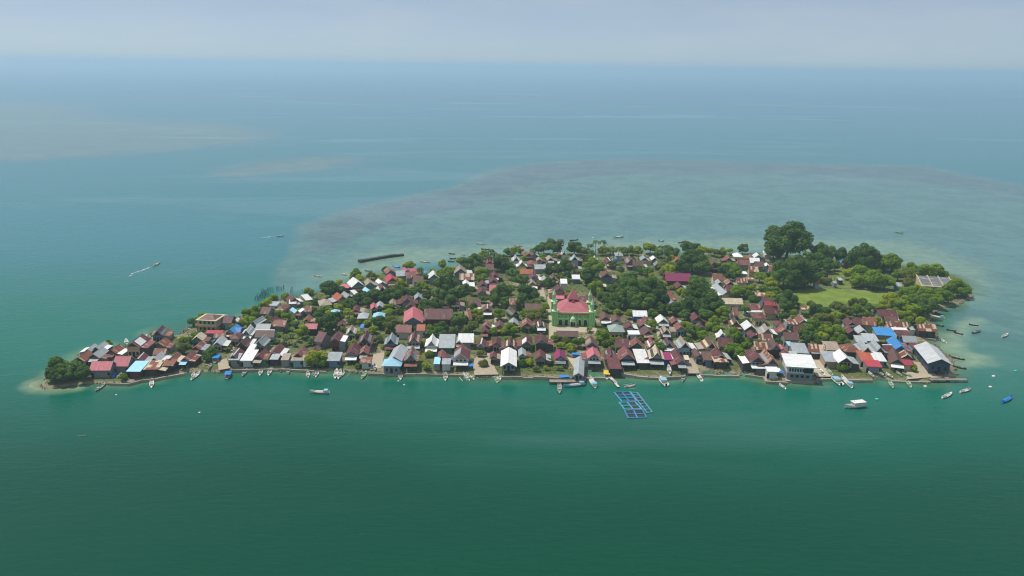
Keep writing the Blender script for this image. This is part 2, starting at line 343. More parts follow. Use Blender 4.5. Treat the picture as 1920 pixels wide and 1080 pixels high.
def build_sea():
    ang = np.concatenate([np.arange(-180, -48, 4.0), np.arange(-48, 48, 0.2), np.arange(48, 180, 4.0)])
    rad = np.concatenate([np.arange(30, 250, 4.0), np.arange(250, 570, 1.25), np.geomspace(570, 60000, 330)])
    A, Rr = np.meshgrid(np.radians(ang), rad); P = np.stack([(Rr*np.sin(A)).ravel(), (Rr*np.cos(A)).ravel()], 1)
    na, nr = len(ang), len(rad); i = np.arange(na*nr).reshape(nr, na); j = np.roll(i, -1, 1)
    Q = np.stack([i[:-1].ravel(), i[1:].ravel(), j[1:].ravel(), j[:-1].ravel()], 1)
    V = np.concatenate([np.stack([P[:,0], P[:,1], np.zeros(len(P))], 1)])
    def sm(x, a, b):
        t = np.clip((x-a)/(b-a), 0, 1); return t*t*(3-2*t)
    jit = (vnoise(P, 14, 3)-0.5)*10 + (vnoise(P, 5, 4)-0.5)*4
    far = np.clip(np.hypot(P[:,0], P[:,1])/500, 1, 6)
    d_is = sdist(P, POLY)
    d_is_j = d_is + jit*0.25
    near = sm(d_is_j, -11, -0.5)
    south = sm(P[:,1] + jit*1.2, 262, 392)
    reef = sm(sdist(P, REEF) + jit*0.4*far, -2*far, 7*far)*south
    rim = sm(sdist(P, RIM) + jit*0.8*far, -2*far, 20*far)
    shoal = np.zeros(len(P))
    for s in SHOAL: shoal = np.maximum(shoal, sm(sdist(P, s) + jit*2.5*far, -12*far, 26*far))
    sand = np.zeros(len(P))
    for k, s in enumerate(SAND): sand = np.maximum(sand, (1.0, 0.9, 0.6)[k]*sm(sdist(P, s) + jit*(0.3, .8, 1)[k], (-4, -5, -16)[k], (1.5, 6, 14)[k]))
    me = np_mesh('sea', V, Q)
    at_ = me.color_attributes.new('bed', 'FLOAT_COLOR', 'POINT')
    at_.data.foreach_set('color', np.stack([near, reef, rim, sand], 1).astype(np.float32).ravel())
    a2 = me.attributes.new('shoal', 'FLOAT', 'POINT'); a2.data.foreach_set('value', shoal.astype(np.float32))
    me.polygons.foreach_set('use_smooth', np.ones(len(Q), bool))
    m, n, l, b = new_mat('sea_water')
    geo = N(n, 'ShaderNodeNewGeometry'); sx = N(n, 'ShaderNodeSeparateXYZ'); l.new(geo.outputs['Position'], sx.inputs[0])
    va = N(n, 'ShaderNodeAttribute', attribute_name='bed', attribute_type='GEOMETRY'); sc_ = N(n, 'ShaderNodeSeparateColor'); l.new(va.outputs['Color'], sc_.inputs[0])
    P_ = geo.outputs['Position']
    big = noise(n, l, P_, 0.004, 3); mid = noise(n, l, P_, 0.03, 5, 0.6, 0.4); fine = noise(n, l, P_, 0.14, 4, 0.6)
    mp = N(n, 'ShaderNodeMapping'); mp.inputs['Scale'].default_value = (0.0011, 0.0045, 1); mp.inputs['Rotation'].default_value = (0, 0, R(10)); l.new(P_, mp.inputs[0])
    slick = noise(n, l, mp.outputs[0], 1.0, 6, 0.6, 1.2)
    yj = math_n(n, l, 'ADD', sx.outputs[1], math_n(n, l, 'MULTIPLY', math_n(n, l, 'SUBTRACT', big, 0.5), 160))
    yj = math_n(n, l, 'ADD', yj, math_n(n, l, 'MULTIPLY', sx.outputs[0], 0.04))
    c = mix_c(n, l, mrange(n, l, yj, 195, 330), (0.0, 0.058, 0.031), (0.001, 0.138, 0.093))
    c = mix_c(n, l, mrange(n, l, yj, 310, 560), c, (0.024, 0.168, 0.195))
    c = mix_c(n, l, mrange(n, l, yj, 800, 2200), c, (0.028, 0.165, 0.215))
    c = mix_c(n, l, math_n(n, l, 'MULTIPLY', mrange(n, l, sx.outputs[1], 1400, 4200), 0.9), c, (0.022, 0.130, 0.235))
    bed_flat = mix_c(n, l, mrange(n, l, math_n(n, l, 'ADD', math_n(n, l, 'MULTIPLY', mid, 0.6), math_n(n, l, 'MULTIPLY', fine, 0.4)), 0.40, 0.60), (0.075, 0.165, 0.160), (0.105, 0.225, 0.200))
    c = mix_c(n, l, math_n(n, l, 'MULTIPLY', sc_.outputs[1], 0.85), c, bed_flat)
    bed_rim = mix_c(n, l, mrange(n, l, math_n(n, l, 'ADD', math_n(n, l, 'MULTIPLY', mid, 0.55), math_n(n, l, 'MULTIPLY', fine, 0.45)), 0.40, 0.62), (0.060, 0.118, 0.142), (0.108, 0.165, 0.172))
    c = mix_c(n, l, math_n(n, l, 'MULTIPLY', sc_.outputs[2], 0.8), c, bed_rim)
    vs_ = N(n, 'ShaderNodeAttribute', attribute_name='shoal', attribute_type='GEOMETRY')
    c = mix_c(n, l, math_n(n, l, 'MULTIPLY', vs_.outputs['Fac'], 0.75), c, mix_c(n, l, mrange(n, l, mid, 0.35, 0.65), (0.105, 0.175, 0.172), (0.165, 0.205, 0.175)))
    sandc = mix_c(n, l, mrange(n, l, fine, 0.3, 0.7), (0.14, 0.26, 0.185), (0.26, 0.34, 0.215))
    sandc = mix_c(n, l, mrange(n, l, va.outputs['Alpha'], 0.91, 1.0), sandc, (0.40, 0.42, 0.26))
    c = mix_c(n, l, va.outputs['Alpha'], c, sandc)
    shore = mix_c(n, l, mrange(n, l, mid, 0.40, 0.60), (0.05, 0.115, 0.05), (0.15, 0.25, 0.14))
    c = mix_c(n, l, math_n(n, l, 'MULTIPLY', sc_.outputs[0], 0.75), c, shore)
    sl = mrange(n, l, slick, 0.55, 0.68)
    c = mix_c(n, l, math_n(n, l, 'MULTIPLY', sl, 0.12), c, (0.2, 0.3, 0.33))
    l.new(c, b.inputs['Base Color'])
    b.inputs['IOR'].default_value = 1.33; b.inputs['Specular IOR Level'].default_value = 0.3
    rg = math_n(n, l, 'SUBTRACT', 0.20, math_n(n, l, 'MULTIPLY', sl, 0.08)); l.new(rg, b.inputs['Roughness'])
    mp2 = N(n, 'ShaderNodeMapping'); mp2.inputs['Rotation'].default_value = (0, 0, R(-32)); mp2.inputs['Scale'].default_value = (0.16, 0.55, 1); l.new(P_, mp2.inputs[0])
    w1 = noise(n, l, mp2.outputs[0], 1.0, 4, 0.6, 0.3); w2 = noise(n, l, P_, 0.09, 3)
    h = math_n(n, l, 'ADD', w1, math_n(n, l, 'MULTIPLY', w2, 1.2))
    bp = N(n, 'ShaderNodeBump'); bp.inputs['Strength'].default_value = 0.6; bp.inputs['Distance'].default_value = 0.28
    l.new(h, bp.inputs['Height']); l.new(bp.outputs[0], b.inputs['Normal'])
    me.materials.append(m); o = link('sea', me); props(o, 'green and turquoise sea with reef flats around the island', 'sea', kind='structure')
build_sea()

# ------------------------------------------------------------------ flat ground pieces: lawn, lanes, yards
def sheet(name, pts, m, z, label):
    P = [at(x, y, z) for x, y in pts]; c = sum(P, Vector())/len(P)
    mb = MB(); k = len(P); mb.add([p - c for p in P], [tuple(range(k))[::-1] if False else tuple(range(k))])
    me = mb.mesh(name)
    if me.polygons[0].normal.z < 0: me.flip_normals()
    o = link(name, me, m, None, c); props(o, label, name.replace('_', ' '), kind='structure'); return o
def turf(name, c1, c2):
    m, n, l, b = new_mat(name); tc = N(n, 'ShaderNodeTexCoord')
    a = noise(n, l, tc.outputs['Object'], 0.12, 5, 0.65); f = noise(n, l, tc.outputs['Object'], 1.3, 4)
    c = mix_c(n, l, mrange(n, l, a, 0.35, 0.65), c1, c2); c = mix_c(n, l, math_n(n, l, 'MULTIPLY', mrange(n, l, f, 0.45, 0.75), 0.5), c, (0.05, 0.10, 0.015))
    g = noise(n, l, tc.outputs['Object'], 0.22, 5, 0.7, 0.6); c = mix_c(n, l, math_n(n, l, 'MULTIPLY', mrange(n, l, g, 0.60, 0.72), 0.5), c, (0.27, 0.24, 0.12))
    l.new(c, b.inputs['Base Color']); b.inputs['Roughness'].default_value = 0.95; return m
M_turf = turf('lawn_turf', (0.115, 0.185, 0.016), (0.205, 0.265, 0.03))
M_turf2 = turf('yard_turf', (0.12, 0.16, 0.03), (0.20, 0.23, 0.05))
M_lane = simple('lane_sand', (0.44, 0.37, 0.27), var=0.35, scale=0.6)
LAWN = [(1478,548),(1500,540),(1560,541),(1640,546),(1680,552),(1690,566),(1640,570),(1600,566),(1560,576),(1520,576),(1494,566)]
sheet('lawn', LAWN, M_turf, GZ+0.10, 'bright green open lawn beside the big trees')
GRAVE = [(1556,506),(1590,498),(1640,506),(1650,530),(1600,541),(1552,538)]
sheet('lawn', GRAVE, M_turf2, GZ+0.115, 'weedy burial ground between the big trees')
LANES = [
 ([(1026,556),(1034,556),(1038,590),(1038,660),(1030,660),(1029,600)], 'sandy lane running past the green mosque to the shore'),
 ([(1036,610),(1118,614),(1120,624),(1036,622)], 'pale paved forecourt in front of the green mosque'),
 ([(1226,602),(1232,602),(1244,650),(1238,656)], 'sandy lane between house rows east of the green mosque'),
 ([(928,574),(933,574),(932,605),(927,605)], 'short sandy lane beside the school yard'),
 ([(428,632),(436,630),(440,655),(432,660)], 'sandy lane by the blue roofed house'),
 ([(798,600),(845,600),(846,608),(796,608)], 'bare sandy yard in front of the long maroon school'),
 ([(1508,666),(1540,664),(1550,690),(1560,706),(1532,706),(1520,690)], 'sandy boat landing between waterfront houses'),
 ([(885,680),(900,660),(920,662),(928,690),(935,702),(890,703)], 'sandy beach yard beside the white gabled hall'),
 ([(1060,664),(1096,664),(1098,690),(1076,690)], 'sandy square behind the boathouse'),
 ([(1285,668),(1300,668),(1312,700),(1289,700)], 'concrete slipway running down to the water'),
 ([(1700,676),(1732,680),(1760,706),(1700,711)], 'sandy yard beside the navy walled hall'),
 ([(700,664),(722,660),(715,690),(694,694)], 'sandy gap beside the pale blue porch house'),
 ([(1400,588),(1408,584),(1444,618),(1450,640),(1442,640),(1432,616)], 'sandy lane winding between maroon roofs'),
 ([(1470,646),(1478,644),(1500,680),(1492,684)], 'sandy lane beside the white waterside hall'),
 ([(408,676),(425,672),(432,690),(410,694)], 'sandy landing beside the boat with blue covers'),
 ([(1004,510),(1012,510),(1024,560),(1014,560)], 'sandy lane running inland behind the green mosque'),
 ([(1336,546),(1346,546),(1350,566),(1340,566)], 'bare yard beside the cream school wing'),
]
for i, (pts, lab) in enumerate(LANES):
    o = sheet('path', pts, M_lane, GZ+0.13+0.004*i, lab)

# ------------------------------------------------------------------ landmarks for the labels
LM = [((1075,600), 'the green mosque'), ((822,590), 'the long maroon school'), ((775,590), 'the big pink gabled hall'), ((1580,556), 'the open lawn'),
      ((954,668), 'the white gabled hall'), ((1086,690), 'the grey roofed boathouse'), ((1188,700), 'the blue fish cages'), ((1500,690), 'the white waterside hall'),
      ((1750,668), 'the navy walled hall'), ((735,676), 'the pale blue porch roof'), ((390,606), 'the cream two storey house'), ((120,700), 'the sandy spit'),
      ((1475,470), 'the giant domed tree'), ((1270,520), 'the magenta roofed hall'), ((1200,560), 'the broad dark tree clump'), ((1372,560), 'the cream school wing'),
      ((545,630), 'the banana thicket'), ((665,530), 'the white shore roof'), ((1680,642), 'the bright blue gabled roof'), ((1752,535), 'the slate warehouse'),
      ((1030,465), 'the tall shore trees'), ((590,675), 'the big yellow green tree'), ((258,640), 'the white patched house'), ((700,480), 'the dark breakwater'),
      ((875,640), 'the wide white flat roof'), ((510,550), 'the wooden stakes'), ((1657,622), 'the bright blue shed roof'), ((987,508), 'the orange red roof'), ((1335,690), 'the walled tidal pool')]
LMW = [(at(x, y, GZ).xy, n) for (x, y), n in LM]
def near_lm(p, skip=None):
    return min((((Vector(q) - Vector(p.xy)).length, n) for q, n in LMW if n != skip))[1]

# ------------------------------------------------------------------ houses
ME_win = MB().box(-0.45, 0.45, -0.05, 0.05, -0.6, 0.6).mesh('window')
ME_door = MB().box(-0.5, 0.5, -0.05, 0.05, -1.0, 1.0).mesh('door')
ME_post = MB().box(-0.12, 0.12, -0.12, 0.12, 0, 1).mesh('post')
for me_, m_ in ((ME_win, M_dark), (ME_door, M_dark), (ME_post, M_post)): me_.materials.append(m_)
def pitched(mb, hw, y0, y1, ze, zr, t, kink=0.0):
    "two slopes meeting at the ridge along y; kink > 0 flattens the lower part of each slope"
    if kink:
        xm = hw*(1-kink); zm = ze + (zr-ze)*0.22
        prof = [(-hw, ze), (-xm, zm), (0, zr), (xm, zm), (hw, ze)]
    else: prof = [(-hw, ze), (0, zr), (hw, ze)]
    poly = prof + [(x, z - t) for x, z in prof[::-1]]
    n = len(prof)
    vs = [(x, y0, z) for x, z in poly] + [(x, y1, z) for x, z in poly]; k = len(poly); fs = []
    for i in range(n-1):
        fs.append((i, i+1, i+1+k, i+k)); fs.append((2*n-2-i, 2*n-1-i, 2*n-1-i+k, 2*n-2-i+k))
        fs.append((i, 2*n-1-i, 2*n-2-i, i+1)); fs.append((i+k, i+1+k, 2*n-2-i+k, 2*n-1-i+k))
    fs.append((0, k, 2*n-1+k, 2*n-1)); fs.append((n-1, n, n+k, n-1+k))
    mb.add(vs, fs)
HDESC = []
HOUSES = []          # footprints (x, y, half extents, yaw) kept free of plants
WCH = 'ddggggbwwlntyy'
def house(px, py, wpx, d, yaw, kind, col, toks, hero=None):
    front_row = py > 575
    s = 0.0; wall = random.choice(WCH); gab = None; st = True; kink = 0.0
    aw = {}; patch = None; pitch = None; wins = True; lab = None; cat = None
    hgt = None
    for t in toks:
        if t[0] in 'RLFBQ' and len(t) == 2: aw[t[0]] = t[1]
        elif t.startswith('W='): wall = t[2]
        elif t.startswith('G='): gab = t[2]
        elif t == 'K': kink = 0.45
        elif t.startswith('h='): hgt = float(t[2:])
        elif t.startswith('P='): patch = t[2]
        elif t.startswith('z='): pitch = float(t[2:])
    if hero is None and col == 'm':
        u = random.random(); col = 'f' if u < 0.24 else 'd' if u < 0.30 else 'm'
    if kind == 'G' and hero is None:
        if not aw and random.random() < 0.8: aw[random.choice('FFRL')] = random.choice('mfgrwtxgwf')
        if random.random() < 0.35: aw[random.choice('BFRL')] = random.choice('mfgrtxdf')
    if hero is None: d *= 0.94
    zc = GZ + 4.0
    swap = kind in 'TSH' 
    for _ in range(3):
        p = at(px, py, zc); w = wpx/ppm(p)*((0.87 if kind == 'G' else 0.92) if hero is None else 1.0)
        if kind == 'G': eave = hgt or (3.9 if w > 5.2 else 3.0); rise = (pitch or (0.40 if not kink else 0.46))*w; half = eave + rise*0.5
        elif kind == 'T': eave = hgt or 3.4; rise = 0.36*d; half = eave + rise*0.45
        elif kind == 'H': eave = hgt or 3.6; rise = 0.30*min(w, d); half = eave + rise*0.45
        else: eave = hgt or 2.9; rise = 0.12*d + 0.15; half = eave + rise*0.5
        zc = GZ + half
    base = Vector((p.x, p.y, GZ - 0.02))
    if py > 640 and hero is None: base = inland(base, min(d, 7.0)*0.5 + 0.3, True)
    rz = R(yaw)
    if kind in 'TS': rz += math.pi/2; lw, ld = d, w
    else: lw, ld = w, d
    hw, hd = lw/2, ld/2
    HOUSES.append((base.x, base.y, hw + 0.3, hd + 0.3, rz))
    small = w < 3.6 or kind == 'S'
    nm = 'shed' if small and kind in 'SG' else 'house'
    root = empty(nm, base, rz)
    zr = eave + rise
    # walls
    bw, bd = hw*0.86, hd*0.90
    stilt = kind == 'G' and w > 5.0 and random.random() < 0.6 and front_row
    z0 = 1.7 if stilt else -0.3
    mb = MB()
    if kind in 'GT':
        mb.prism([(-bw, z0), (bw, z0), (bw, eave - 0.02), (0, zr - 0.42), (-bw, eave - 0.02)], -bd, bd)
    elif kind == 'H': mb.box(-bw, bw, -bd, bd, z0, eave + 0.05)
    else: mb.prism([(-bw, z0), (bw, z0), (bw, eave + rise*0.86 - 0.12), (-bw, eave + rise*0.07 - 0.12)], -bd, bd)
    mb.build('wall', WALL[wall], root)
    if stilt:
        for fx in (-0.92, 0.92):
            for fy in (-0.95, 0.0):
                o = link('post', ME_post, None, root, (bw*fx, bd*fy, -0.3)); o.scale = (1, 1, z0 + 0.35)
        MB().box(-bw*0.8, bw*0.8, -bd*0.4, bd*0.95, -0.3, z0).build('lower_room', WALL[random.choice('dgg')], root)
    # roof
    mb = MB()
    oy = 0.55
    if kind in 'GT': pitched(mb, hw + 0.25, -hd - oy*0.4, hd + oy*0.3, eave - 0.15, zr, 0.10, kink)
    elif kind == 'H':
        e = 0.3; rl = max(0.25, hd - hw*0.85); z = eave
        mb.add([(-hw-e,-hd-e,z),(hw+e,-hd-e,z),(hw+e,hd+e,z),(-hw-e,hd+e,z),(0,-rl,zr),(0,rl,zr)],
               [(0,1,4),(1,2,5,4),(2,3,5),(3,0,4,5),(3,2,1,0)])
    else:
        mb.slab([(-hw-0.2,-hd,eave),(hw+0.1,-hd,eave+rise),(hw+0.1,hd,eave+rise),(-hw-0.2,hd,eave)], 0.09)
    roof = mb.build('roof', ROOF[col], root)
    if kind in 'GT':
        # ridge cap and barge boards
        mb = MB(); mb.prism([(-0.28, zr - 0.20), (0, zr + 0.05), (0.28, zr - 0.20), (0, zr - 0.02)], -hd - oy*0.4, hd + oy*0.3)
        mb.build('ridge_cap', ROOF['w'] if random.random() < 0.10 and col in 'md' else ROOF[col], roof)
        if front_row or w > 6:
            ym = -hd - oy*0.4 - 0.012
            pr = [(-hw - 0.25, eave - 0.15), (-(hw + 0.25)*(1 - kink), eave - 0.15 + (rise + 0.15)*0.22), (0, zr), ((hw + 0.25)*(1 - kink), eave - 0.15 + (rise + 0.15)*0.22), (hw + 0.25, eave - 0.15)] if kink else [(-hw - 0.25, eave - 0.15), (0, zr), (hw + 0.25, eave - 0.15)]
            mb = MB(); k = len(pr); t = 0.26
            for a, b in zip(pr[:-1], pr[1:]):
                mb.add([(a[0], ym, a[1]+0.03), (b[0], ym, b[1]+0.03), (b[0], ym, b[1]-t), (a[0], ym, a[1]-t), (a[0], ym+0.05, a[1]+0.03), (b[0], ym+0.05, b[1]+0.03), (b[0], ym+0.05, b[1]-t), (a[0], ym+0.05, a[1]-t)],
                       [(0,1,2,3),(7,6,5,4),(0,4,5,1),(3,2,6,7),(0,3,7,4),(1,5,6,2)])
            light = col in 'md' and random.random() < 0.45
            mb.build('barge_board', M_trim if light or col in 'pwg' else WALL['d'], roof)
        # gable panel
        g = gab or (random.choice('dddgbdgn') if kind == 'G' else None)
        if g and kind == 'G':
            yy = -bd - 0.03; mb = MB()
            mb.prism([(-bw*0.93, eave + 0.02), (bw*0.93, eave + 0.02), (0, eave + 0.02 + (zr - eave - 0.42)*0.93)], yy, yy + 0.05)
            mb.build('gable_panel', WALL[g], root)
    if patch:
        mb = MB(); x = hw*0.98; ya, yb = (-hd*0.75, hd*0.35)
        sl = lambda xx: eave - 0.15 + (zr - eave + 0.15)*(1 - abs(xx)/(hw + 0.25)) + 0.05
        sgn = random.choice((-1, 1)) if kind == 'G' else -1
        q = [(sgn*x, ya, sl(x)), (sgn*x*0.12, ya, sl(x*0.12)), (sgn*x*0.12, yb, sl(x*0.12)), (sgn*x, yb, sl(x))]
        mb.slab(q if sgn < 0 else q[::-1], 0.04); mb.build('roof_patch', ROOF[patch], roof)
    # side and front awnings
    for k, c in aw.items():
        mb = MB(); wb = MB()
        if kind == 'T':                      # local -x is the front
            if k == 'F':
                dp = 2.2; z1 = eave - 0.25; z2 = z1 - 0.45
                mb.slab([(-hw-dp, -hd, z2), (-hw+0.1, -hd, z1), (-hw+0.1, hd, z1), (-hw-dp, hd, z2)], 0.08)
                for fy in (-0.94, 0.94):
                    o = link('post', ME_post, None, root, (-hw-dp+0.25, hd*fy, -0.2)); o.scale = (0.8, 0.8, z2 + 0.15)
            else:
                s_ = -1 if k == 'R' else 1; dp = 2.6; z1 = eave - 0.3; z2 = z1 - 0.5
                q = [(-hw*0.9, s_*hd*0.92, z1), (hw*0.9, s_*hd*0.92, z1), (hw*0.9, s_*(hd+dp), z2), (-hw*0.9, s_*(hd+dp), z2)]
                mb.slab(q[::-1] if s_ > 0 else q, 0.08); wb.box(-hw*0.8, hw*0.8, *sorted((s_*hd*0.9, s_*(hd+dp*0.9))), -0.3, z2 - 0.02)
        elif k in 'RL':
            s_ = 1 if k == 'R' else -1; dp = max(2.4, min(0.5*w, 4.2)); z1 = eave - 0.1; z2 = z1 - 0.55; ya, yb = -hd*0.92, hd*0.8
            q = [(s_*hw*0.86, ya, z1), (s_*(hw+dp), ya, z2), (s_*(hw+dp), yb, z2), (s_*hw*0.86, yb, z1)]
            mb.slab(q if s_ > 0 else q[::-1], 0.09)
            wb.box(*sorted((s_*hw*0.87, s_*(hw+dp*0.92))), ya*0.95, yb*0.95, -0.3, z2 - 0.05)
        elif k == 'Q':                       # cross gable wing on the +x side
            L = w*0.65; ww = hd*0.55; zr2 = zr - 0.35
            mb.add([(-0.2, -ww, eave-0.1), (hw+L*0.5, -ww, eave-0.1), (hw+L*0.5, 0, zr2), (-0.2, 0, zr2), (hw+L*0.5, ww, eave-0.1), (-0.2, ww, eave-0.1)], [(0,1,2,3), (3,2,4,5), (0,5,4,1)])
            wb.prism([(0, -0.3), (hw+L*0.45, -0.3), (hw+L*0.45, eave-0.15), (0, eave-0.15)], -ww*0.85, ww*0.85)
        else:
            s_ = -1 if k == 'F' else 1; dp = 2.6; z1 = min(eave - 0.2, 3.0); z2 = z1 - 0.6
            q = [(-hw*0.96, s_*(hd+dp), z2), (hw*0.96, s_*(hd+dp), z2), (hw*0.96, s_*bd, z1), (-hw*0.96, s_*bd, z1)]
            mb.slab(q if s_ < 0 else q[::-1], 0.08)
            for fx in (-0.9, 0, 0.9):
                o = link('post', ME_post, None, root, (hw*fx, s_*(hd+dp-0.3), -0.3)); o.scale = (0.8, 0.8, z2 + 0.25)
        a_ = mb.build('awning', ROOF[c], root)
        if wb.v: wb.build('lean_to_wall', WALL[random.choice('ddgg' + wall)], root)
    # openings
    if py > 560 and not (kind == 'S' and w < 4):
        if kind in 'TS':
            nW = max(2, int(ld/2.6))
            for i in range(nW):
                yy = -hd*0.8 + 1.6*hd*i/(nW-1)
                if i == nW//2: o = link('door', ME_door, None, root, (-bw - 0.02, yy, 0.9 if z0 < 0 else 2.7))
                else: o = link('window', ME_win, None, root, (-bw - 0.02, yy, 1.55))
                o.rotation_euler = (0, 0, math.pi/2)
        else:
            zb = z0 if stilt else 0.0
            for fx in ((-0.6, 0.6) if w > 4 else (0.45,)):
                link('window', ME_win, None, root, (bw*fx, -bd - 0.02, zb + 1.35))
            link('door', ME_door, None, root, (0.0 if w > 4 else -bw*0.4, -bd - 0.02, zb + 1.02))
            for fy in (-0.4, 0.3):
                if 'R' not in aw and px < 960 or 'L' not in aw and px >= 960:
                    o = link('window', ME_win, None, root, ((bw + 0.02)*(1 if px < 960 else -1), bd*fy, zb + 1.35)); o.rotation_euler = (0, 0, math.pi/2)
    HDESC.append((base.x, base.y, ('striped' if col == 'x' else RN[col]) + {'G': ' gabled house', 'T': ' broadside house', 'S': ' flat shed', 'H': ' hipped house'}[kind]))
    # label
    if hero: props(root, hero[0], hero[1], hero[2] if len(hero) > 2 else None)
    else:
        form = {'G': 'gabled', 'T': 'broadside', 'S': 'low flat roofed', 'H': 'hip roofed'}[kind]
        if kind == 'G' and d > 13: form = 'long gabled'
        ex = []
        for k, c in aw.items():
            if k in 'RLFB': ex.append(RN[c] + (' side awning' if k in 'RL' else ' porch awning'))
        word = 'shed' if nm == 'shed' else 'house'
        l = f"{RN[col]} {form} {word}"
        if ex: l += ' with ' + ex[0]
        elif patch: l += f' with {RN[patch]} roof patch'
        elif kind == 'T': l += f' with {WN[wall]} walls'
        l += ' near ' + near_lm(base)
        props(root, l, word, 'houses of the island village' if word == 'house' else 'small sheds of the island village')
    return root
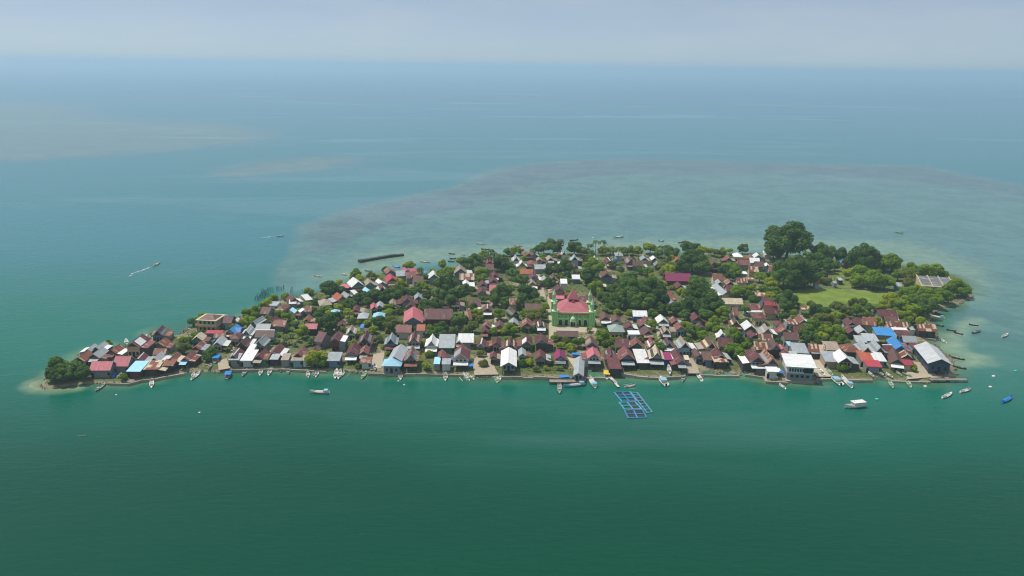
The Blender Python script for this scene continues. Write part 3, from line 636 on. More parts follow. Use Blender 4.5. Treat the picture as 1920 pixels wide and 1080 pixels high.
H = '''
156 667 24 9 3 G r Fx|171 651 13 7 4 G g|188 647 14 8 2 G g Rw|184 660 24 9 0 G g Rr Fg W=g|217 653 20 8 0 G r Rw Fw|193 683 40 7 4 T p W=g|232 674 30 8 2 T p W=g
258 638 30 11 4 G m P=w W=y Rw h=6|300 619 24 9 6 G d Rr K|303 641 24 8 3 G r Rr|302 657 24 5 2 T r|264 669 18 8 5 G m Rg W=b|297 667 18 9 3 G g G=m Rw|326 668 15 9 2 G m Ry Fp
259 691 29 9 2 S l W=m|293 689 34 8 2 S x Fy W=d|321 685 24 6 2 S r|354 666 15 10 2 G m Rw Fl|373 630 22 7 6 G y|373 646 15 9 4 G m Rg|402 622 34 3 2 S c|413 627 22 4 2 T r|416 596 14 9 -8 G n
430 597 18 7 -5 T m|444 598 13 7 -8 G m P=w|438 616 22 9 0 G b Qb G=l|466 618 24 9 2 G w K|412 638 18 9 3 G g Rw G=B|443 628 16 7 5 H m|458 639 22 9 2 G d Rd K|484 600 16 9 -12 G g K|495 612 28 7 2 T g
498 623 36 7 1 T d|491 637 24 9 0 G g K|475 640 8 5 0 S w|473 650 14 5 0 S w|512 598 13 8 -8 G m Rr|527 604 25 6 -8 T r|501 580 18 7 -15 T m|515 569 17 5 -10 S g|549 565 15 6 10 S w|530 575 17 8 -10 H m
553 581 11 7 35 G l|564 582 10 5 -20 S w|577 596 13 8 3 G r Rx|584 610 24 5 0 T p|606 629 17 9 -20 T m|443 662 20 9 2 G m|438 674 22 6 2 S g|458 677 12 5 0 S r|467 667 25 10 0 S w W=w|491 663 18 9 0 G m Rt G=b
488 677 28 5 0 S r|519 654 19 11 0 G m Rw W=g|510 674 18 5 2 S g|525 679 16 6 2 S t W=g|564 660 24 9 -4 G m Qm|577 668 14 4 0 S p|590 655 15 8 0 G m|549 681 24 5 3 S t|568 681 16 4 3 S g
628 584 16 8 5 H l|668 577 14 8 8 G m Rt|681 590 19 8 4 H g|701 573 13 8 10 G p|712 570 13 8 10 G g Rp|710 590 22 9 5 H l W=B|737 566 14 9 10 G t Rw W=B|876 588 12 9 15 T r|836 568 15 8 4 G m Lw|857 566 12 8 4 G m Rt
642 605 12 7 8 G m|679 611 7 4 0 S b|659 617 20 8 4 G t K|632 629 18 10 3 G m Rw h=5 W=m|686 631 30 10 4 G m K|734 634 27 9 2 G g K W=b|758 614 30 7 2 T m|790 612 16 6 2 T o|777 631 28 11 2 G m K Fg
810 641 26 10 0 G w K|838 639 33 14 0 S g|874 631 30 8 0 T w|862 636 14 8 0 G g|627 668 28 8 2 S g|662 654 25 13 2 G m Fw G=g|684 655 17 9 2 G m Fg|686 674 23 5 2 S r|772 662 28 12 2 G r K G=g W=b
828 664 15 9 0 G m Rm|817 683 13 6 0 S l|835 683 18 5 0 S g|866 659 33 13 2 G m P=g G=t W=w Fw|890 566 24 8 0 T m Fw|914 577 20 8 2 G d Fw|963 563 17 7 0 T r|961 582 19 9 20 G d K|1000 573 34 6 0 T m Fw|913 608 18 8 0 G m
910 617 13 8 0 G m|937 607 17 8 2 G m|963 602 19 7 0 G g|988 604 22 9 0 G m Qm|1014 605 19 8 0 G m K|1134 592 20 9 0 G d Fw|1155 596 20 9 -2 G d G=b|1155 613 30 9 0 H n W=t|1064 623 42 6 0 T m W=n|903 641 16 8 0 G m Rm|931 639 17 9 0 G m G=b
957 641 25 9 0 G m K G=g|988 637 22 11 0 G m P=w G=n W=n|1015 634 26 9 0 G m W=d|1108 639 25 9 0 G m P=t G=b W=b|925 664 13 7 0 G m|979 659 14 8 0 G g G=n Rr|1013 664 22 9 0 G m Rg G=g|1050 664 23 9 0 G u G=T Fk|1113 665 27 9 0 G p Fg
1144 661 26 10 0 G m K|1148 681 26 13 0 S m W=d|1165 640 27 8 0 T m|1199 586 28 6 0 T w W=B|1211 598 12 7 0 G m|1241 597 22 8 3 G w G=d|1264 599 16 8 2 G m Rt|1305 593 22 9 0 G m Rw|1274 611 18 8 0 G m G=l W=l|1313 611 20 7 0 G m Lo
1180 608 13 8 0 G m Rw|1188 623 24 4 0 S w|1203 605 13 8 0 G m Rw|1213 618 22 8 0 G m|1247 617 18 8 0 G t K|1261 617 12 5 0 S t|1193 641 24 8 0 G m Lw|1222 642 22 9 0 G m K|1252 641 24 8 0 G m K|1280 641 27 10 0 G t K Rw W=l|1330 641 28 10 -2 G d K
1359 639 30 8 0 T m|1353 625 22 6 -6 G w K|1174 661 29 11 0 G m G=b W=d|1202 667 26 13 0 S w W=d|1230 659 30 11 -3 G y K W=d|1251 667 17 7 0 S u W=B|1269 663 18 9 0 G m Lw|1275 674 18 7 0 G m G=b|1307 661 15 9 0 G m|1326 667 21 8 0 S d
1347 661 24 10 0 G m|1352 674 30 5 0 S x W=d|1287 670 10 4 0 S y|1378 602 22 8 -5 G d K|1404 609 25 9 -4 G w|1411 574 34 6 0 T m Fw|1423 590 25 8 0 H m|1436 615 22 9 -6 G t K|1411 626 18 8 0 G m|1434 630 28 6 -4 T x|1426 646 28 7 0 T x W=t
1415 666 31 12 -3 G m Lw W=l Fw|1441 668 31 13 -4 G r K Fw|1377 582 10 8 -5 T r|1443 579 28 8 0 T m|1444 568 24 4 0 T c|1460 605 18 7 0 H m|1468 615 17 8 0 G r|1483 603 24 6 0 S x W=l|1502 598 17 8 0 G m Rw|1512 577 24 4 0 S x|1481 628 29 7 0 T m
1496 615 21 6 -4 T m|1533 598 17 8 -4 G m Rg|1593 602 20 8 -4 G m Rw|1605 601 18 6 -4 T m|1628 600 25 8 -8 T r|1661 586 38 8 -3 T m Fw|1669 597 26 6 -3 T m|1594 617 19 8 -4 G m|1615 617 20 8 -8 G g|1657 621 38 9 -8 S b W=t h=4|1631 632 28 8 -8 S g
1613 635 22 7 -8 S g|1451 644 28 10 -6 G d K|1465 652 20 6 -5 G p|1475 667 18 12 -8 G m|1491 670 15 12 -8 S g|1498 652 31 10 -6 S g W=t h=4|1480 644 10 4 0 S l|1530 650 33 7 -4 T x|1528 658 19 4 -4 S w|1559 648 30 9 -6 S t W=t|1543 637 11 5 -6 S g|1556 668 30 10 -8 S g W=t h=3.2
1580 667 30 11 -8 G w Rg|1594 650 32 9 -5 H r|1620 648 26 11 -8 G g K|1644 648 26 11 -8 G g K|1662 651 18 7 -4 T m|1622 667 27 11 -6 S o|1646 668 24 9 -6 S w|1636 681 31 6 -4 S c W=g|1678 666 26 17 -20 G m W=t|1682 643 26 15 -14 G b W=w G=B
1448 692 24 4 -3 S w|1680 607 42 6 -3 T x|1686 616 30 5 -3 S w|1692 623 28 5 -3 S m|1703 634 26 6 -4 T g W=K|1735 612 36 7 -3 T x W=d|1720 648 28 6 -6 S m|1698 663 22 8 -12 G x|1699 679 23 5 -6 S c|1709 615 10 4 -3 S g
548 559 20 8 30 G m Rw|575 557 15 8 35 S w|609 565 23 9 20 H t|637 558 22 9 30 G o|650 553 20 9 30 G g Rg|665 548 11 7 35 S w|667 528 28 11 25 G w|648 536 26 4 -30 S p|692 528 17 9 15 G t Rt|688 543 12 8 25 G l Rg
578 577 13 6 10 T r|713 527 12 8 25 G w Rt|733 520 22 11 15 G c|730 506 18 9 20 G r Rw|750 511 18 7 15 T g|761 506 15 8 18 G p|775 507 16 7 15 T p|770 514 20 8 15 T m|783 521 20 8 15 T d|797 510 6 4 0 S b|813 514 22 10 12 G w
715 539 26 10 15 G d K|737 542 14 8 10 G d|760 533 14 8 5 G m|784 554 16 9 10 G g G=m Rt|763 560 24 9 10 G m Rm|770 570 20 7 5 G m|863 504 26 11 8 G t Rw|873 498 10 6 8 S g|875 517 30 8 5 T x|874 529 13 8 5 G w|885 533 11 6 5 S w
905 531 18 8 5 G m|917 489 13 8 5 G c|918 499 16 8 5 T m|925 524 18 9 5 G m|903 544 18 9 5 G m Rt|928 538 22 7 3 T p|840 518 8 5 0 G c|987 474 14 10 18 G r|998 474 12 10 15 G r Rg|967 483 17 9 5 G g G=m K|978 493 22 6 5 G w K
997 491 15 8 5 H m|1011 485 11 7 5 G t|1031 483 14 8 5 G t Rt|1012 499 22 6 3 T g|987 508 26 6 0 T o|1000 517 20 9 5 G m Rw|953 492 12 8 5 G m|927 514 16 8 3 G m|1021 522 17 8 3 G g|1037 519 17 9 3 G d K|997 528 16 8 3 G t Rm
1057 527 14 7 0 S w h=5 W=w|1047 540 22 9 3 G m|1048 549 28 4 0 S c|1047 557 24 4 0 S p|1057 473 13 7 0 G t K|1077 482 18 8 0 G g K|1078 498 12 8 0 G m Rt|1057 489 10 6 0 G t|1065 495 9 6 0 G t|1115 483 12 6 0 G w K|1142 488 17 10 5 G m|1137 513 22 9 0 G m Rt W=b
1124 531 13 8 0 G m Ry|1115 538 12 5 0 S o|1080 519 17 7 0 S w|1100 559 28 6 0 T m Fw|1002 541 12 6 0 S w|1160 475 15 8 0 H g W=w|1154 486 8 4 0 S b|1182 486 22 10 0 G m K|1195 493 20 7 0 T m|1207 483 15 8 0 G g Rg|1226 483 13 7 0 G w|1232 493 13 7 0 G t K
1203 498 22 5 0 S g|1269 485 11 7 0 G o Rw|1273 534 17 9 -2 G m Rg|1252 549 15 7 0 T r|1261 558 15 6 0 S r|1258 565 14 8 0 G g Rr|1337 492 20 9 0 G d Fm|1365 483 13 8 -5 G r Rg|1383 477 17 9 -4 H w|1390 489 17 8 -4 T m|1345 518 20 8 -4 T r
1348 528 13 7 0 G g|1367 528 18 8 -2 G m|1372 539 25 7 0 T m|1390 524 20 6 -4 T x|1160 564 9 6 0 H o|1388 511 26 4 -3 S w|1394 491 20 7 -4 T m|1414 487 19 7 -4 T w|1420 478 16 8 -4 G w Rm|1408 480 11 7 -4 G m|1423 494 17 7 -4 T d|1438 474 13 8 -4 S w W=w
1438 496 11 7 -10 G w|1448 503 15 8 -10 T r|1412 503 19 7 -8 T x|1400 523 30 4 0 S x|1428 552 25 5 -2 S x|1438 561 23 6 -2 T d|1575 523 9 4 0 S g|1565 529 7 3 0 S g|1683 533 11 6 -6 S g|1531 526 9 6 -6 T o|1582 489 13 5 -6 G b
'''
for ent in H.replace('\n', '|').split('|'):
    e = ent.split()
    if not e: continue
    house(float(e[0]), float(e[1]), float(e[2]), float(e[3]), float(e[4]) + random.uniform(-2.5, 2.5), e[5], e[6], e[7:])
# named large buildings made with the same builder
house(775, 589, 34, 17, 6, 'G', 'p', ['W=b', 'G=b', 'h=4.2', 'z=0.32'], ('big pink gabled hall with blue grey end wall', 'hall'))
house(822, 586, 51, 10, 1, 'T', 'm', ['W=m', 'h=3.6'], ('long maroon roofed school block facing a sandy yard', 'school'))
house(954, 668, 28, 18, 0, 'G', 'w', ['W=g', 'G=g', 'z=0.28'], ('white gabled waterfront hall with grey front wall', 'hall'))
house(1270, 518, 47, 9, -1, 'T', 'u', ['W=m'], ('long magenta roofed hall behind the broad dark trees', 'hall'))
house(1372, 563, 37, 6, -1, 'T', 'y', ['W=w'], ('cream roofed school wing standing broadside to the mosque', 'school'))
house(1352, 541, 15, 19, 4, 'G', 'g', ['W=y', 'Lw'], ('long grey roofed school wing with cream verandah', 'school'))
house(746, 660, 26, 15, -3, 'G', 'g', ['W=g', 'G=w', 'z=0.32'], ('long grey gabled house behind the pale blue porch roof', 'house'))
house(736, 676, 34, 7, 0, 'H', 'l', ['W=g', 'h=3.2'], ('pale blue hip roofed waterfront porch house', 'house'))
house(1750, 661, 41, 22, -12, 'G', 'v', ['W=K', 'G=K', 'h=5.2', 'z=0.24'], ('pale grey roofed hall with navy walls beside the timber pier', 'hall'))
house(1086, 685, 17, 19, -6, 'G', 'g', ['W=g', 'G=d', 'h=2.6', 'z=0.3'], ('narrow grey roofed boathouse at the head of the jetty', 'boathouse'))

# ------------------------------------------------------------------ mosque
def arch_poly(w, h, n=8):
    pts = [(-w/2, 0), (w/2, 0)]
    s = h - w*0.62
    for i in range(n+1):
        t = math.pi*i/n; pts.append((w/2*math.cos(t), s + w*0.62*math.sin(t)))
    return pts
def mosque():
    f = (at(1037, 611, GZ) + at(1114, 613, GZ))/2; w = (at(1114, 613, GZ) - at(1037, 611, GZ)).length
    D = 18.0; yaw = -0.02
    root = empty('mosque', (f.x, f.y + D/2, GZ - 0.02), yaw)
    hw, hd, hh = w/2 - 1.1, D/2, 6.4
    MB().box(-hw, hw, -hd + 0.6, hd - 0.6, -0.3, hh).build('wall', M_green, root)
    MB().box(-hw - 0.1, hw + 0.1, -hd + 0.45, -hd + 0.75, hh - 0.55, hh + 0.5).build('parapet', M_green2, root)
    MB().box(-hw - 0.1, hw + 0.1, -hd + 0.47, -hd + 0.72, 3.55, 3.8).build('string_course', M_green2, root)
    yf = -hd + 0.6
    for x in (-6.1, -3.3, 2.9, 5.7):
        fr = MB().prism([(a + x, b + 0.25) for a, b in arch_poly(2.25, 3.3)], yf - 0.06, yf + 0.05).build('arch_surround', M_green2, root)
        MB().prism([(a + x, b + 0.3) for a, b in arch_poly(1.8, 2.9)], yf - 0.1, yf + 0.04).build('arch_window', M_dark, fr)
    for k in range(9):
        x = -7.0 + k*1.72
        MB().tube((x, yf - 0.06, 4.75 + 0.35*(k % 2)), (x, yf + 0.1, 4.75 + 0.35*(k % 2)), 0.24, 0.24, 8).build('vent', M_dark, root)
    for k in range(7):
        x = -7.4 + k*2.45
        MB().box(x - 0.13, x + 0.13, yf - 0.12, yf + 0.02, -0.2, hh - 0.6).build('pilaster', M_pgreen, root)
    # entrance porch with its dome
    MB().box(-1.75, 1.35, yf - 2.0, yf - 0.05, 2.6, 3.1).build('porch_roof', M_green2, root)
    for x in (-1.6, 1.2): MB().box(x - 0.16, x + 0.16, yf - 1.9, yf - 1.6, -0.3, 2.6).build('porch_column', M_green2, root)
    MB().prism([(a - 0.2, b) for a, b in arch_poly(1.9, 2.5)], yf - 0.1, yf + 0.02).build('door', M_dark, root)
    dm = MB().lathe([(1.15, 3.1), (1.3, 3.5), (1.28, 3.95), (1.0, 4.5), (0.55, 4.9), (0.2, 5.15)], 14, (-0.2, yf - 1.0)).build('dome', M_green2, root, smooth=True)
    MB().lathe([(0.2, 5.1), (0.13, 5.5), (0.24, 5.75), (0.08, 6.0), (0.03, 6.7)], 8, (-0.2, yf - 1.0)).build('finial', M_green2, dm, smooth=True)
    # roof: broad hipped lower tier, lantern, steep upper pyramid
    e, zE, zT, r2 = 0.3, hh - 0.15, 10.4, 2.9
    a, b = hw - 0.9, hd - 0.55
    rf = MB().add([(-a-e,-b-e,zE),(a+e,-b-e,zE),(a+e,b+e,zE),(-a-e,b+e,zE),(-r2,-r2,zT),(r2,-r2,zT),(r2,r2,zT),(-r2,r2,zT)],
             [(0,1,5,4),(1,2,6,5),(2,3,7,6),(3,0,4,7),(4,5,6,7),(3,2,1,0)]).build('lower_roof', ROOF['p'], root)
    MB().box(-a - e - 0.05, a + e + 0.05, -b - e - 0.12, -b - e + 0.02, zE - 0.4, zE + 0.02).build('fascia', ROOF['c'], rf)
    MB().box(-1.7, 1.7, -1.7, 1.7, zT - 0.4, zT + 1.3).build('lantern', WALL['m'], root)
    MB().add([(-1.0, -3.3, zT - 0.2), (1.0, -3.3, zT - 0.2), (0, -3.3, zT + 1.0), (0, -1.6, zT + 1.0), (-1.0, -1.6, zT + 0.2), (1.0, -1.6, zT + 0.2)], [(0,1,2), (0,2,3,4), (1,5,3,2)]).build('dormer', ROOF['p'], root)
    z3 = zT + 1.2
    up = MB().add([(-2.7,-2.7,z3),(2.7,-2.7,z3),(2.7,2.7,z3),(-2.7,2.7,z3),(-0.12,-0.12,z3+4.6),(0.12,-0.12,z3+4.6),(0.12,0.12,z3+4.6),(-0.12,0.12,z3+4.6)],
             [(0,1,5,4),(1,2,6,5),(2,3,7,6),(3,0,4,7),(4,5,6,7),(3,2,1,0)]).build('upper_roof', ROOF['p'], root)
    MB().lathe([(0.1, z3+4.5), (0.22, z3+4.8), (0.06, z3+5.1), (0.03, z3+5.8)], 8).build('finial', M_trim, up)
    # corner towers: stepped base, slim shaft, gallery, cone
    for sx_ in (-1, 1):
        for sy_ in (-1, 1):
            c = (sx_*(hw + 0.15), sy_*(hd - 0.9))
            tw = MB().box(c[0]-1.35, c[0]+1.35, c[1]-1.35, c[1]+1.35, -0.3, 7.2).build('corner_tower', M_green, root)
            for q in (-1.0, 0.0, 1.0):
                MB().box(c[0]+q-0.14, c[0]+q+0.14, c[1]-1.47, c[1]-1.33, -0.2, 6.9).build('pilaster', M_green2, tw)
            MB().box(c[0]-1.6, c[0]+1.6, c[1]-1.6, c[1]+1.6, 7.2, 7.55).build('gallery', M_green2, tw)
            mn = MB().lathe([(0.85, 7.5), (0.8, 10.4), (1.0, 10.5), (1.0, 10.8), (0.72, 10.85), (0.7, 11.0)], 10, c).build('minaret', M_pgreen, root, smooth=False)
            MB().lathe([(1.02, 10.9), (0.62, 11.9), (0.22, 13.2), (0.1, 13.5)], 10, c).build('spire', M_green2, mn)
            MB().lathe([(0.1, 13.4), (0.2, 13.65), (0.04, 13.9), (0.03, 14.5)], 6, c).build('finial', M_trim, mn)
    HOUSES.append((root.location.x, root.location.y, w/2 + 1, D/2 + 1, yaw))
    props(root, 'bright green mosque with pink tiered roof and four corner minarets', 'mosque')
mosque()

# ------------------------------------------------------------------ other one-off buildings
def villa():
    b = at(391, 621, GZ); root = empty('villa', (b.x, b.y + 4, GZ - 0.02), R(-6))
    w, d = 4.2, 4.4
    MB().box(-w, w, -d, d, -0.3, 2.6).build('lower_storey', WALL['y'], root)
    MB().box(-w - 0.9, w + 0.9, -d - 1.1, d + 0.3, 2.6, 2.85).build('balcony_slab', WALL['y'], root)
    for x0, x1, y0, y1 in ((-w-0.9, w+0.9, -d-1.1, -d-0.95), (-w-0.9, -w-0.75, -d-1.1, d+0.3), (w+0.75, w+0.9, -d-1.1, d+0.3)):
        MB().box(x0, x1, y0, y1, 2.85, 3.6).build('balcony_rail', WALL['y'], root)
    MB().box(-w, w, -d + 0.3, d, 2.85, 5.3).build('upper_storey', WALL['y'], root)
    MB().box(-w - 0.8, w + 0.8, -d - 0.6, d + 0.6, 5.3, 5.5).build('roof_deck', ROOF['y'], root)
    MB().add([(-w+0.2,-d+0.2,5.5),(w-0.2,-d+0.2,5.5),(w-0.2,d-0.4,5.5),(-w+0.2,d-0.4,5.5),(-1.2,0,7.0),(1.2,0,7.0)], [(0,1,5,4),(1,2,5),(2,3,4,5),(3,0,4)]).build('roof', ROOF['d'], root)
    for x in (-3.0, -1.0, 1.0, 3.0):
        link('window', ME_win, None, root, (x, -d + 0.28, 4.2)); link('window', ME_win, None, root, (x, -d - 0.02, 1.3))
    for x in (-4.2, -1.4, 1.4, 4.2):
        o = link('post', ME_post, None, root, (x, -d - 0.8, -0.3)); o.scale = (1, 1, 2.95)
    HOUSES.append((b.x, b.y + 4, w + 1, d + 1.2, R(-6)))
    props(root, 'cream two storey house with brown hip roof and wrap around balcony', 'house')
villa()
def water_hall():
    a, b = at(1478, 713, 0.6), at(1526, 716, 0.6); c = (a + b)/2; w = (b - a).length/2
    root = empty('waterside_hall', (c.x, c.y + 5.2, 0.55), math.atan2(b.y - a.y, b.x - a.x))
    d = 5.0
    MB().box(-w - 0.6, w + 0.3, -d - 1.6, d, -1.2, 0.35).build('platform', M_conc, root)
    MB().box(-w, w, -d, d, 0.35, 3.2).build('lower_storey', WALL['g'], root)
    MB().box(-w - 0.15, w + 0.15, -d - 0.5, d, 3.2, 6.2).build('upper_storey', WALL['w'], root)
    rf = MB().slab([(-w-1.0,-d-1.3,6.3),(w+1.0,-d-1.3,6.3),(w+1.0,d+0.4,7.7),(-w-1.0,d+0.4,7.7)], 0.14).build('roof', ROOF['w'], root)
    for k in range(9):
        x = -w + 0.9 + k*(2*w - 1.8)/8
        if k < 6: o = link('window', ME_win, None, root, (x, -d - 0.52, 4.7)); o.scale = (0.7, 1, 1.1)
        else:
            o = link('window', ME_win, None, root, (x, -d - 0.52, 4.6)); o.scale = (1.5, 1, 1.7)
        if k % 2: o = link('window', ME_win, None, root, (x, -d - 0.02, 1.9)); o.scale = (1.3, 1, 0.9)
    HOUSES.append((c.x, c.y + 5.2, w + 1, d + 1, 0))
    props(root, 'white waterside hall of two storeys on a concrete platform', 'hall')
water_hall()
def warehouse():
    c = at(1752, 541, GZ); root = empty('warehouse', c, R(-14)); c.y += 0
    wm = 56/ppm(c); hw = wm/2; d = 8.0
    MB().box(-hw, hw, -d, d, -0.3, 3.0).build('wall', WALL['t'], root)
    t = (2*hw)/3
    for k in range(3):
        x0 = -hw + k*t + 0.3; x1 = x0 + t - 0.6
        MB().slab([(x0,-d,2.6),(x1,-d,2.6),(x1,d,5.2),(x0,d,5.2)], 0.15).build('roof', ROOF['k'], root)
    for k in range(4):
        x = -hw + k*t
        MB().add([(x-0.2,-d-0.3,-0.3),(x+0.2,-d-0.3,-0.3),(x+0.2,d+0.3,-0.3),(x-0.2,d+0.3,-0.3),(x-0.2,-d-0.3,3.1),(x+0.2,-d-0.3,3.1),(x+0.2,d+0.3,5.8),(x-0.2,d+0.3,5.8)],
                 [(3,2,1,0),(4,5,6,7),(0,1,5,4),(1,2,6,5),(2,3,7,6),(3,0,4,7)]).build('party_wall', WALL['y'], root)
    HOUSES.append((c.x, c.y, hw, d, R(-14)))
    props(root, 'derelict slate roofed warehouse with cream party walls among mangroves', 'warehouse')
warehouse()

# ------------------------------------------------------------------ shore works
def deck_between(name, pa, pb, width, z, label, cat, m=M_wood, posts=True, t=0.18):
    a, b = at(*pa, z), at(*pb, z); L = (b - a).length; c = (a + b)/2
    root = empty(name, (c.x, c.y, 0.0), math.atan2(b.y - a.y, b.x - a.x))
    nb = max(3, int(L/1.6)); g = L/nb
    me = MB().box(-g*0.485, g*0.485, -width/2, width/2, z - t, z).mesh('plank'); me.materials.append(m)
    for i in range(nb): link('plank', me, None, root, (-L/2 + g*(i + 0.5), 0, random.uniform(-0.015, 0.015)))
    MB().box(-L/2, L/2, -0.1, 0.1, z - t - 0.2, z - t - 0.001).build('beam', M_post, root)
    if posts:
        n = max(2, int(L/3.0)); pm = MB().tube((0, 0, -1.5), (0, 0, z - t + 0.02), 0.12, 0.12, 7).mesh('post'); pm.materials.append(M_post)
        for i in range(n + 1):
            for s in (-1, 1): link('post', pm, None, root, (-L/2 + L*i/n, s*(width/2 - 0.15), 0))
    props(root, label, cat); return root
deck_between('jetty', (1030, 714), (1096, 714), 2.6, 1.1, 'grey timber jetty parallel to the shore below the boathouse', 'jetty')
deck_between('jetty', (1090, 714), (1091, 705), 3.6, 1.16, 'short timber landing joining the jetty to the boathouse', 'jetty')
deck_between('pier', (1744, 711), (1812, 711), 1.8, 1.2, 'long grey pier on posts running out past the shore', 'pier')
deck_between('pier', (1738, 687), (1778, 709), 1.8, 1.26, 'slanting grey walkway from the navy walled hall to the pier', 'pier')
deck_between('walkway', (1142, 705), (1156, 718), 1.3, 0.7, 'broken white walkway beside the long maroon shed', 'walkway', M_trim)
deck_between('walkway', (1154, 718), (1160, 725), 1.0, 0.6, 'bent tip of the broken white walkway', 'walkway', M_trim)
deck_between('landing', (238, 715), (252, 712), 3.0, 0.9, 'small grey landing stage below the pale blue flat roof', 'landing')
def wall_strip(pts, h, th, label, m=M_conc):
    P = [at(x, y, h) for x, y in pts]; c = sum(P, Vector())/len(P); root = empty('sea_wall', (c.x, c.y, 0))
    for a, b in zip(P[:-1], P[1:]):
        d = (b - a); L = d.length; n = max(1, int(L/4)); 
        for i in range(n):
            q = a + d*((i + 0.5)/n); hh = h + random.uniform(-0.28, 0.12)
            o = MB().box(-L/n/2*0.985, L/n/2*0.985, -th/2 + random.uniform(-.25, .1), th/2, -1.2, hh).build('wall_block', m, root, (q.x - c.x, q.y - c.y, 0), math.atan2(d.y, d.x))
    props(root, label, 'sea wall'); return root
wall_strip([(205,718),(240,719),(262,713),(290,710),(312,705),(345,699)], 1.05, 0.5, 'low concrete sea wall below the striped and pale blue sheds')
wall_strip([(430,694),(500,691),(545,692),(612,695)], 1.1, 0.5, 'low sea wall below the white boats and white sheds')
wall_strip([(690,699),(740,700),(800,700),(868,702)], 1.15, 0.5, 'sea wall below the pale blue porch house')
wall_strip([(940,706),(1000,706),(1072,708)], 1.25, 0.5, 'sea wall beside the white gabled waterfront hall')
wall_strip([(1096,707),(1135,708)], 1.0, 0.7, 'concrete wall closing the small pool by the boathouse')
wall_strip([(1166,700),(1192,704),(1216,706),(1250,707),(1286,704)], 1.2, 0.6, 'rough sea wall below the cream gabled house')
wall_strip([(1313,703),(1386,704)], 0.8, 0.7, 'low wall closing the tidal pool beside the slipway')
wall_strip([(1397,701),(1433,706),(1438,714),(1476,716)], 1.2, 0.6, 'sea wall beside the white waterside hall')
wall_strip([(1530,710),(1560,709),(1592,712),(1636,712)], 1.1, 0.6, 'sea wall behind the large cream boat')
wall_strip([(1668,713),(1745,715)], 0.8, 0.6, 'low sea wall leading to the long pier')
wall_strip([(1742,706),(1789,702)], 1.2, 2.4, 'concrete apron below the navy walled hall')
wall_strip([(1722,631),(1755,635)], 1.3, 0.7, 'wall below the striped roof house beside the sand flat')
wall_strip([(673,488),(700,483),(730,478),(756,475)], 1.5, 2.6, 'long dark breakwater standing in the shallows off the back shore', M_bdark)
wall_strip([(352,615),(364,618),(372,622)], 1.2, 0.6, 'short curved wall beside the cream two storey house')

# rubble along the waterline: too many to count
def rubble():
    mb = MB()
    for (x0, y0), (x1, y1) in zip(FRONT[:-1], FRONT[1:]):
        a, b = at(x0, y0, 0.3), at(x1, y1, 0.3); L = (b - a).length
        nn = int(L*(2.6 if y0 > 560 else 0.3))
        for _ in range(nn):
            p = a.lerp(b, random.random()); r = random.uniform(0.12, 0.5)*random.choice((1, 1, 1.6))
            p = p + Vector((random.gauss(0, 0.8), random.gauss(-0.2, 1.3), 0)); z = random.uniform(0.05, 0.55)
            vs = []
            for dx, dy, dz in ((1,0,0),(0,1,0),(-1,0,0),(0,-1,0),(0,0,0.8),(0,0,-0.8)):
                k = r*random.uniform(0.7, 1.25); vs.append((p.x + dx*k, p.y + dy*k, z + dz*k))
            mb.add(vs, [(0,1,4),(1,2,4),(2,3,4),(3,0,4),(1,0,5),(2,1,5),(3,2,5),(0,3,5)])
    o = mb.build('shore_rubble', M_stone); props(o, 'broken stone rubble scattered along the waterline', 'rubble', kind='stuff')
rubble()

# stakes standing in the water off the back shore
STK = []
for (x0, y0, x1, y1, n) in ((478,559,506,551,16),(490,546,512,542,12),(519,541,533,537,8),(526,558,536,556,6),(545,545,549,543,3),(568,541,572,540,2),(484,553,500,548,8)):
    for i in range(n):
        t = (i + random.uniform(-.2, .2))/max(1, n - 1); STK.append((x0 + (x1 - x0)*t, y0 + (y1 - y0)*t + random.uniform(-1, 1)))
stk_me = MB().tube((0, 0, -1.2), (0.05, 0, 2.4), 0.13, 0.10, 6).mesh('stake'); stk_me.materials.append(M_bdark)
for x, y in STK:
    p = at(x, y + 5, 0); o = link('wooden_stake', stk_me, None, None, (p.x, p.y, 0), random.uniform(0, 6)); o.scale = (1, 1, random.uniform(0.6, 1.35))
    props(o, 'thin dark stake standing in the shallows off the back shore', 'stake', 'stakes standing in the shallows')

# fish cages
def cage(tl, tr, br, bl, nc, nr, m, label):
    C = [at(*q, 0.3) for q in (tl, tr, br, bl)]; c = sum(C, Vector())/4; root = empty('fish_cage', (c.x, c.y, 0))
    P = lambda u, v: (C[0].lerp(C[1], u)).lerp(C[3].lerp(C[2], u), v) - c
    def beam(a, b, w=0.55):
        d = b - a; L = d.length; q = (a + b)/2
        MB().box(-L/2 - w/2, L/2 + w/2, -w/2, w/2, -0.25, random.uniform(0.20, 0.26)).build('float_beam', m, root, (q.x, q.y, 0.06), math.atan2(d.y, d.x))
    for j in range(nr + 1): beam(P(0, j/nr), P(1, j/nr), 0.38)
    for i in range(nc + 1): beam(P(i/nc, 0), P(i/nc, 1), 0.45)
    for i in range(nc):
        for j in range(nr):
            if random.random() < 0.7:
                e = 0.06; q = [P((i+e)/nc, (j+1-e)/nr), P((i+1-e)/nc, (j+1-e)/nr), P((i+1-e)/nc, (j+e)/nr), P((i+e)/nc, (j+e)/nr)]
                z = random.choice((0.03, 0.05)); q = [Vector((k.x, k.y, z)) for k in q]
                MB().add(q, [(0, 1, 2, 3)]).build('net', M_net, root)
    props(root, label, 'fish cage', 'floating fish cages')
cage((1152,735),(1181,734),(1193,751),(1166,752),2,3,M_frame,'blue floating fish cage of six small cells at the shore end')
cage((1183,735),(1195,736),(1223,772),(1213,773),1,7,M_frame2,'pale blue narrow fish cage of seven cells in a row')
cage((1161,754),(1191,753),(1203,766),(1171,767),2,2,M_frame2,'floating fish cage of four wide cells in the middle of the raft')
